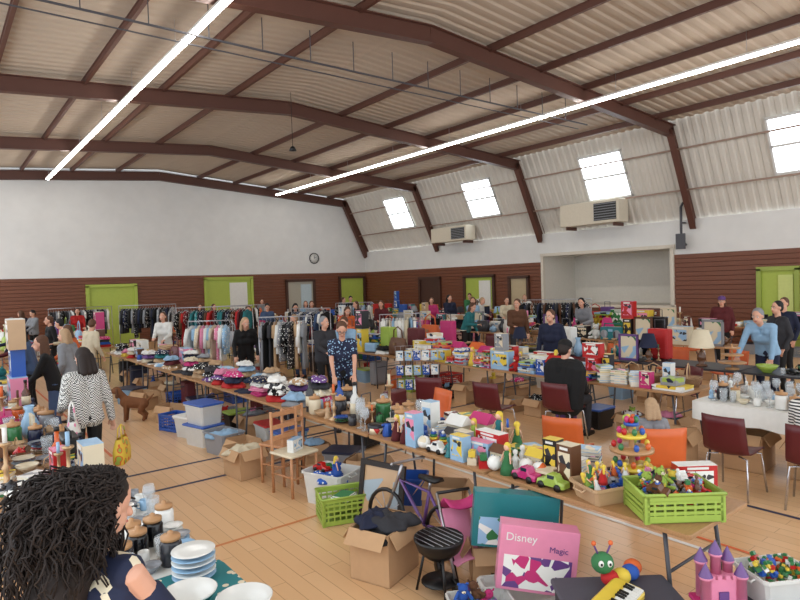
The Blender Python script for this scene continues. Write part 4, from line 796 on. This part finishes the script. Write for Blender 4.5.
person(6.62,2.07,-85,1.65,sit=1,lean=8,vox=.012,topm=mat('charcoal',.8,kind='stripe',c2='white',s=10.),bot='black',hair=HC,hl_=.12,hl=(-.14,.4,.68),hr=(.14,.4,.68),lab='person in striped sweater seated at glassware table')
person(5.55,3.12,-40,1.2,sit=1,vox=.012,top='grey',bot='navy',hair='tan',hl_=.08,nod=15,z0=.13,lab='blond child seated behind the toy table')
for a in((4.3,24.9,180,1.7,'red','black','black','person in red jacket among far clothes racks'),(7.9,18.0,170,1.75,'black','black','brown','person in black coat near clothes racks'),(11.3,19.8,150,1.7,'grey','navy','brown','person in grey sweater between tables'),
 (15,16.2,150,1.75,'navy','black','black','person in navy top standing between tables'),(15.4,15.2,200,1.68,'white','denim','tan','person in white shirt standing between tables'),(11.75,10.2,140,1.78,'brown','charcoal','brown','person in dark brown jacket with arms folded'),
 (15.2,13.6,130,1.66,'cream','tan','brown','person in cream top near the stage'),(14.2,14.2,160,1.7,'sky','navy','brown','person in light blue top near the stage'),(9.3,17.4,160,1.72,'black','black','black','person in black jumper by clothes rail'),(8.4,22.2,180,1.7,'white','black','brown','person in white top at far tables'),
 (5.9,9.9,170,1.68,'charcoal','black','grey','person in charcoal cardigan near clothes'),(11.9,16.2,140,1.7,'maroon','denim','brown','person in maroon sweater between tables'),(17.9,15,110,1.7,'white','grey','tan','person in white jacket near the wall'),(17.8,18,150,1.72,'green','black','brown','person in green top near the doors'),
 (14.1,21.4,170,1.75,'black','denim','black','person in black coat far across the hall'),(11.8,21.2,170,1.65,'sky','navy','brown','person in pale blue coat far across hall'),(6.1,18.2,150,1.66,'purple','black','grey','person in purple sweater behind clothes tables'),(2.7,16.6,70,1.7,'cream','brown','black','person in cream coat browsing tables'),
 (11.9,12.2,200,1.68,'teal','black','brown','person in teal jumper between tables'),(7.15,13.2,120,1.62,'pink','denim','tan','person in pink top near clothes table'),(13.9,9.6,90,1.75,'grey','black','black','person in grey hoodie near tables'),(2.6,25.4,30,1.7,'navy','black','brown','person in navy coat at far tables'),(9.05,14.0,160,1.7,'orange','navy','brown','person in orange top behind middle tables'),
 (2.5,18.0,100,1.7,'black','black','brown','person in black coat browsing far tables'),(.1,13.2,-80,1.72,'charcoal','denim','grey','person in charcoal shirt behind side table'),(.1,16.6,-100,1.65,'sky','black','black','person in blue top behind side table'),
 (4.85,16.3,140,1.7,'white','navy','brown','person in white shirt behind clothes tables'),(5.35,12.3,160,1.68,'black','black','tan','person in black top beside clothes rail'),(9.2,7.1,110,1.7,'navy','black','brown','person in navy jumper behind boxed toys'),(9.0,18.8,170,1.7,'denim','black','black','person in denim jacket near far tables'),(11.5,16.9,80,1.7,'black','navy','brown','person in black coat walking between tables'),(2.9,25.0,120,1.7,'grey','black','black','person in grey coat at far tables'),(14.4,22.6,190,1.7,'black','denim','brown','person in black jacket near far tables'),
 (1.5,15.4,80,1.66,'maroon','black','black','person in maroon coat at the side table'),(1.6,17.2,60,1.72,'navy','black','grey','person in navy anorak at side table'),(2.75,14.9,-60,1.68,'cream','denim','brown','person in cream sweater beside clothes tables'),(8.8,24.9,180,1.7,'black','black','brown','person in black coat by the far wall'),(12.0,25.6,190,1.7,'grey','black','black','person in grey jacket by far wall'),(14.3,16.4,160,1.68,'magenta','navy','brown','person in magenta top between far tables')):
    person(a[0],a[1],a[2],a[3],top=a[4],bot=a[5],hair=a[6],lab=a[7],lean=rnd.choice((0,5,12,20)),nod=rnd.choice((0,10,25)),turn=rnd.uniform(-30,30),hl=rnd.choice((None,(-.15,.38,1.0))),hr=rnd.choice((None,(.12,.4,1.05))),hl_=rnd.choice((0,.1)),puff=.008,fat=rnd.choice((1,1,1.15)))
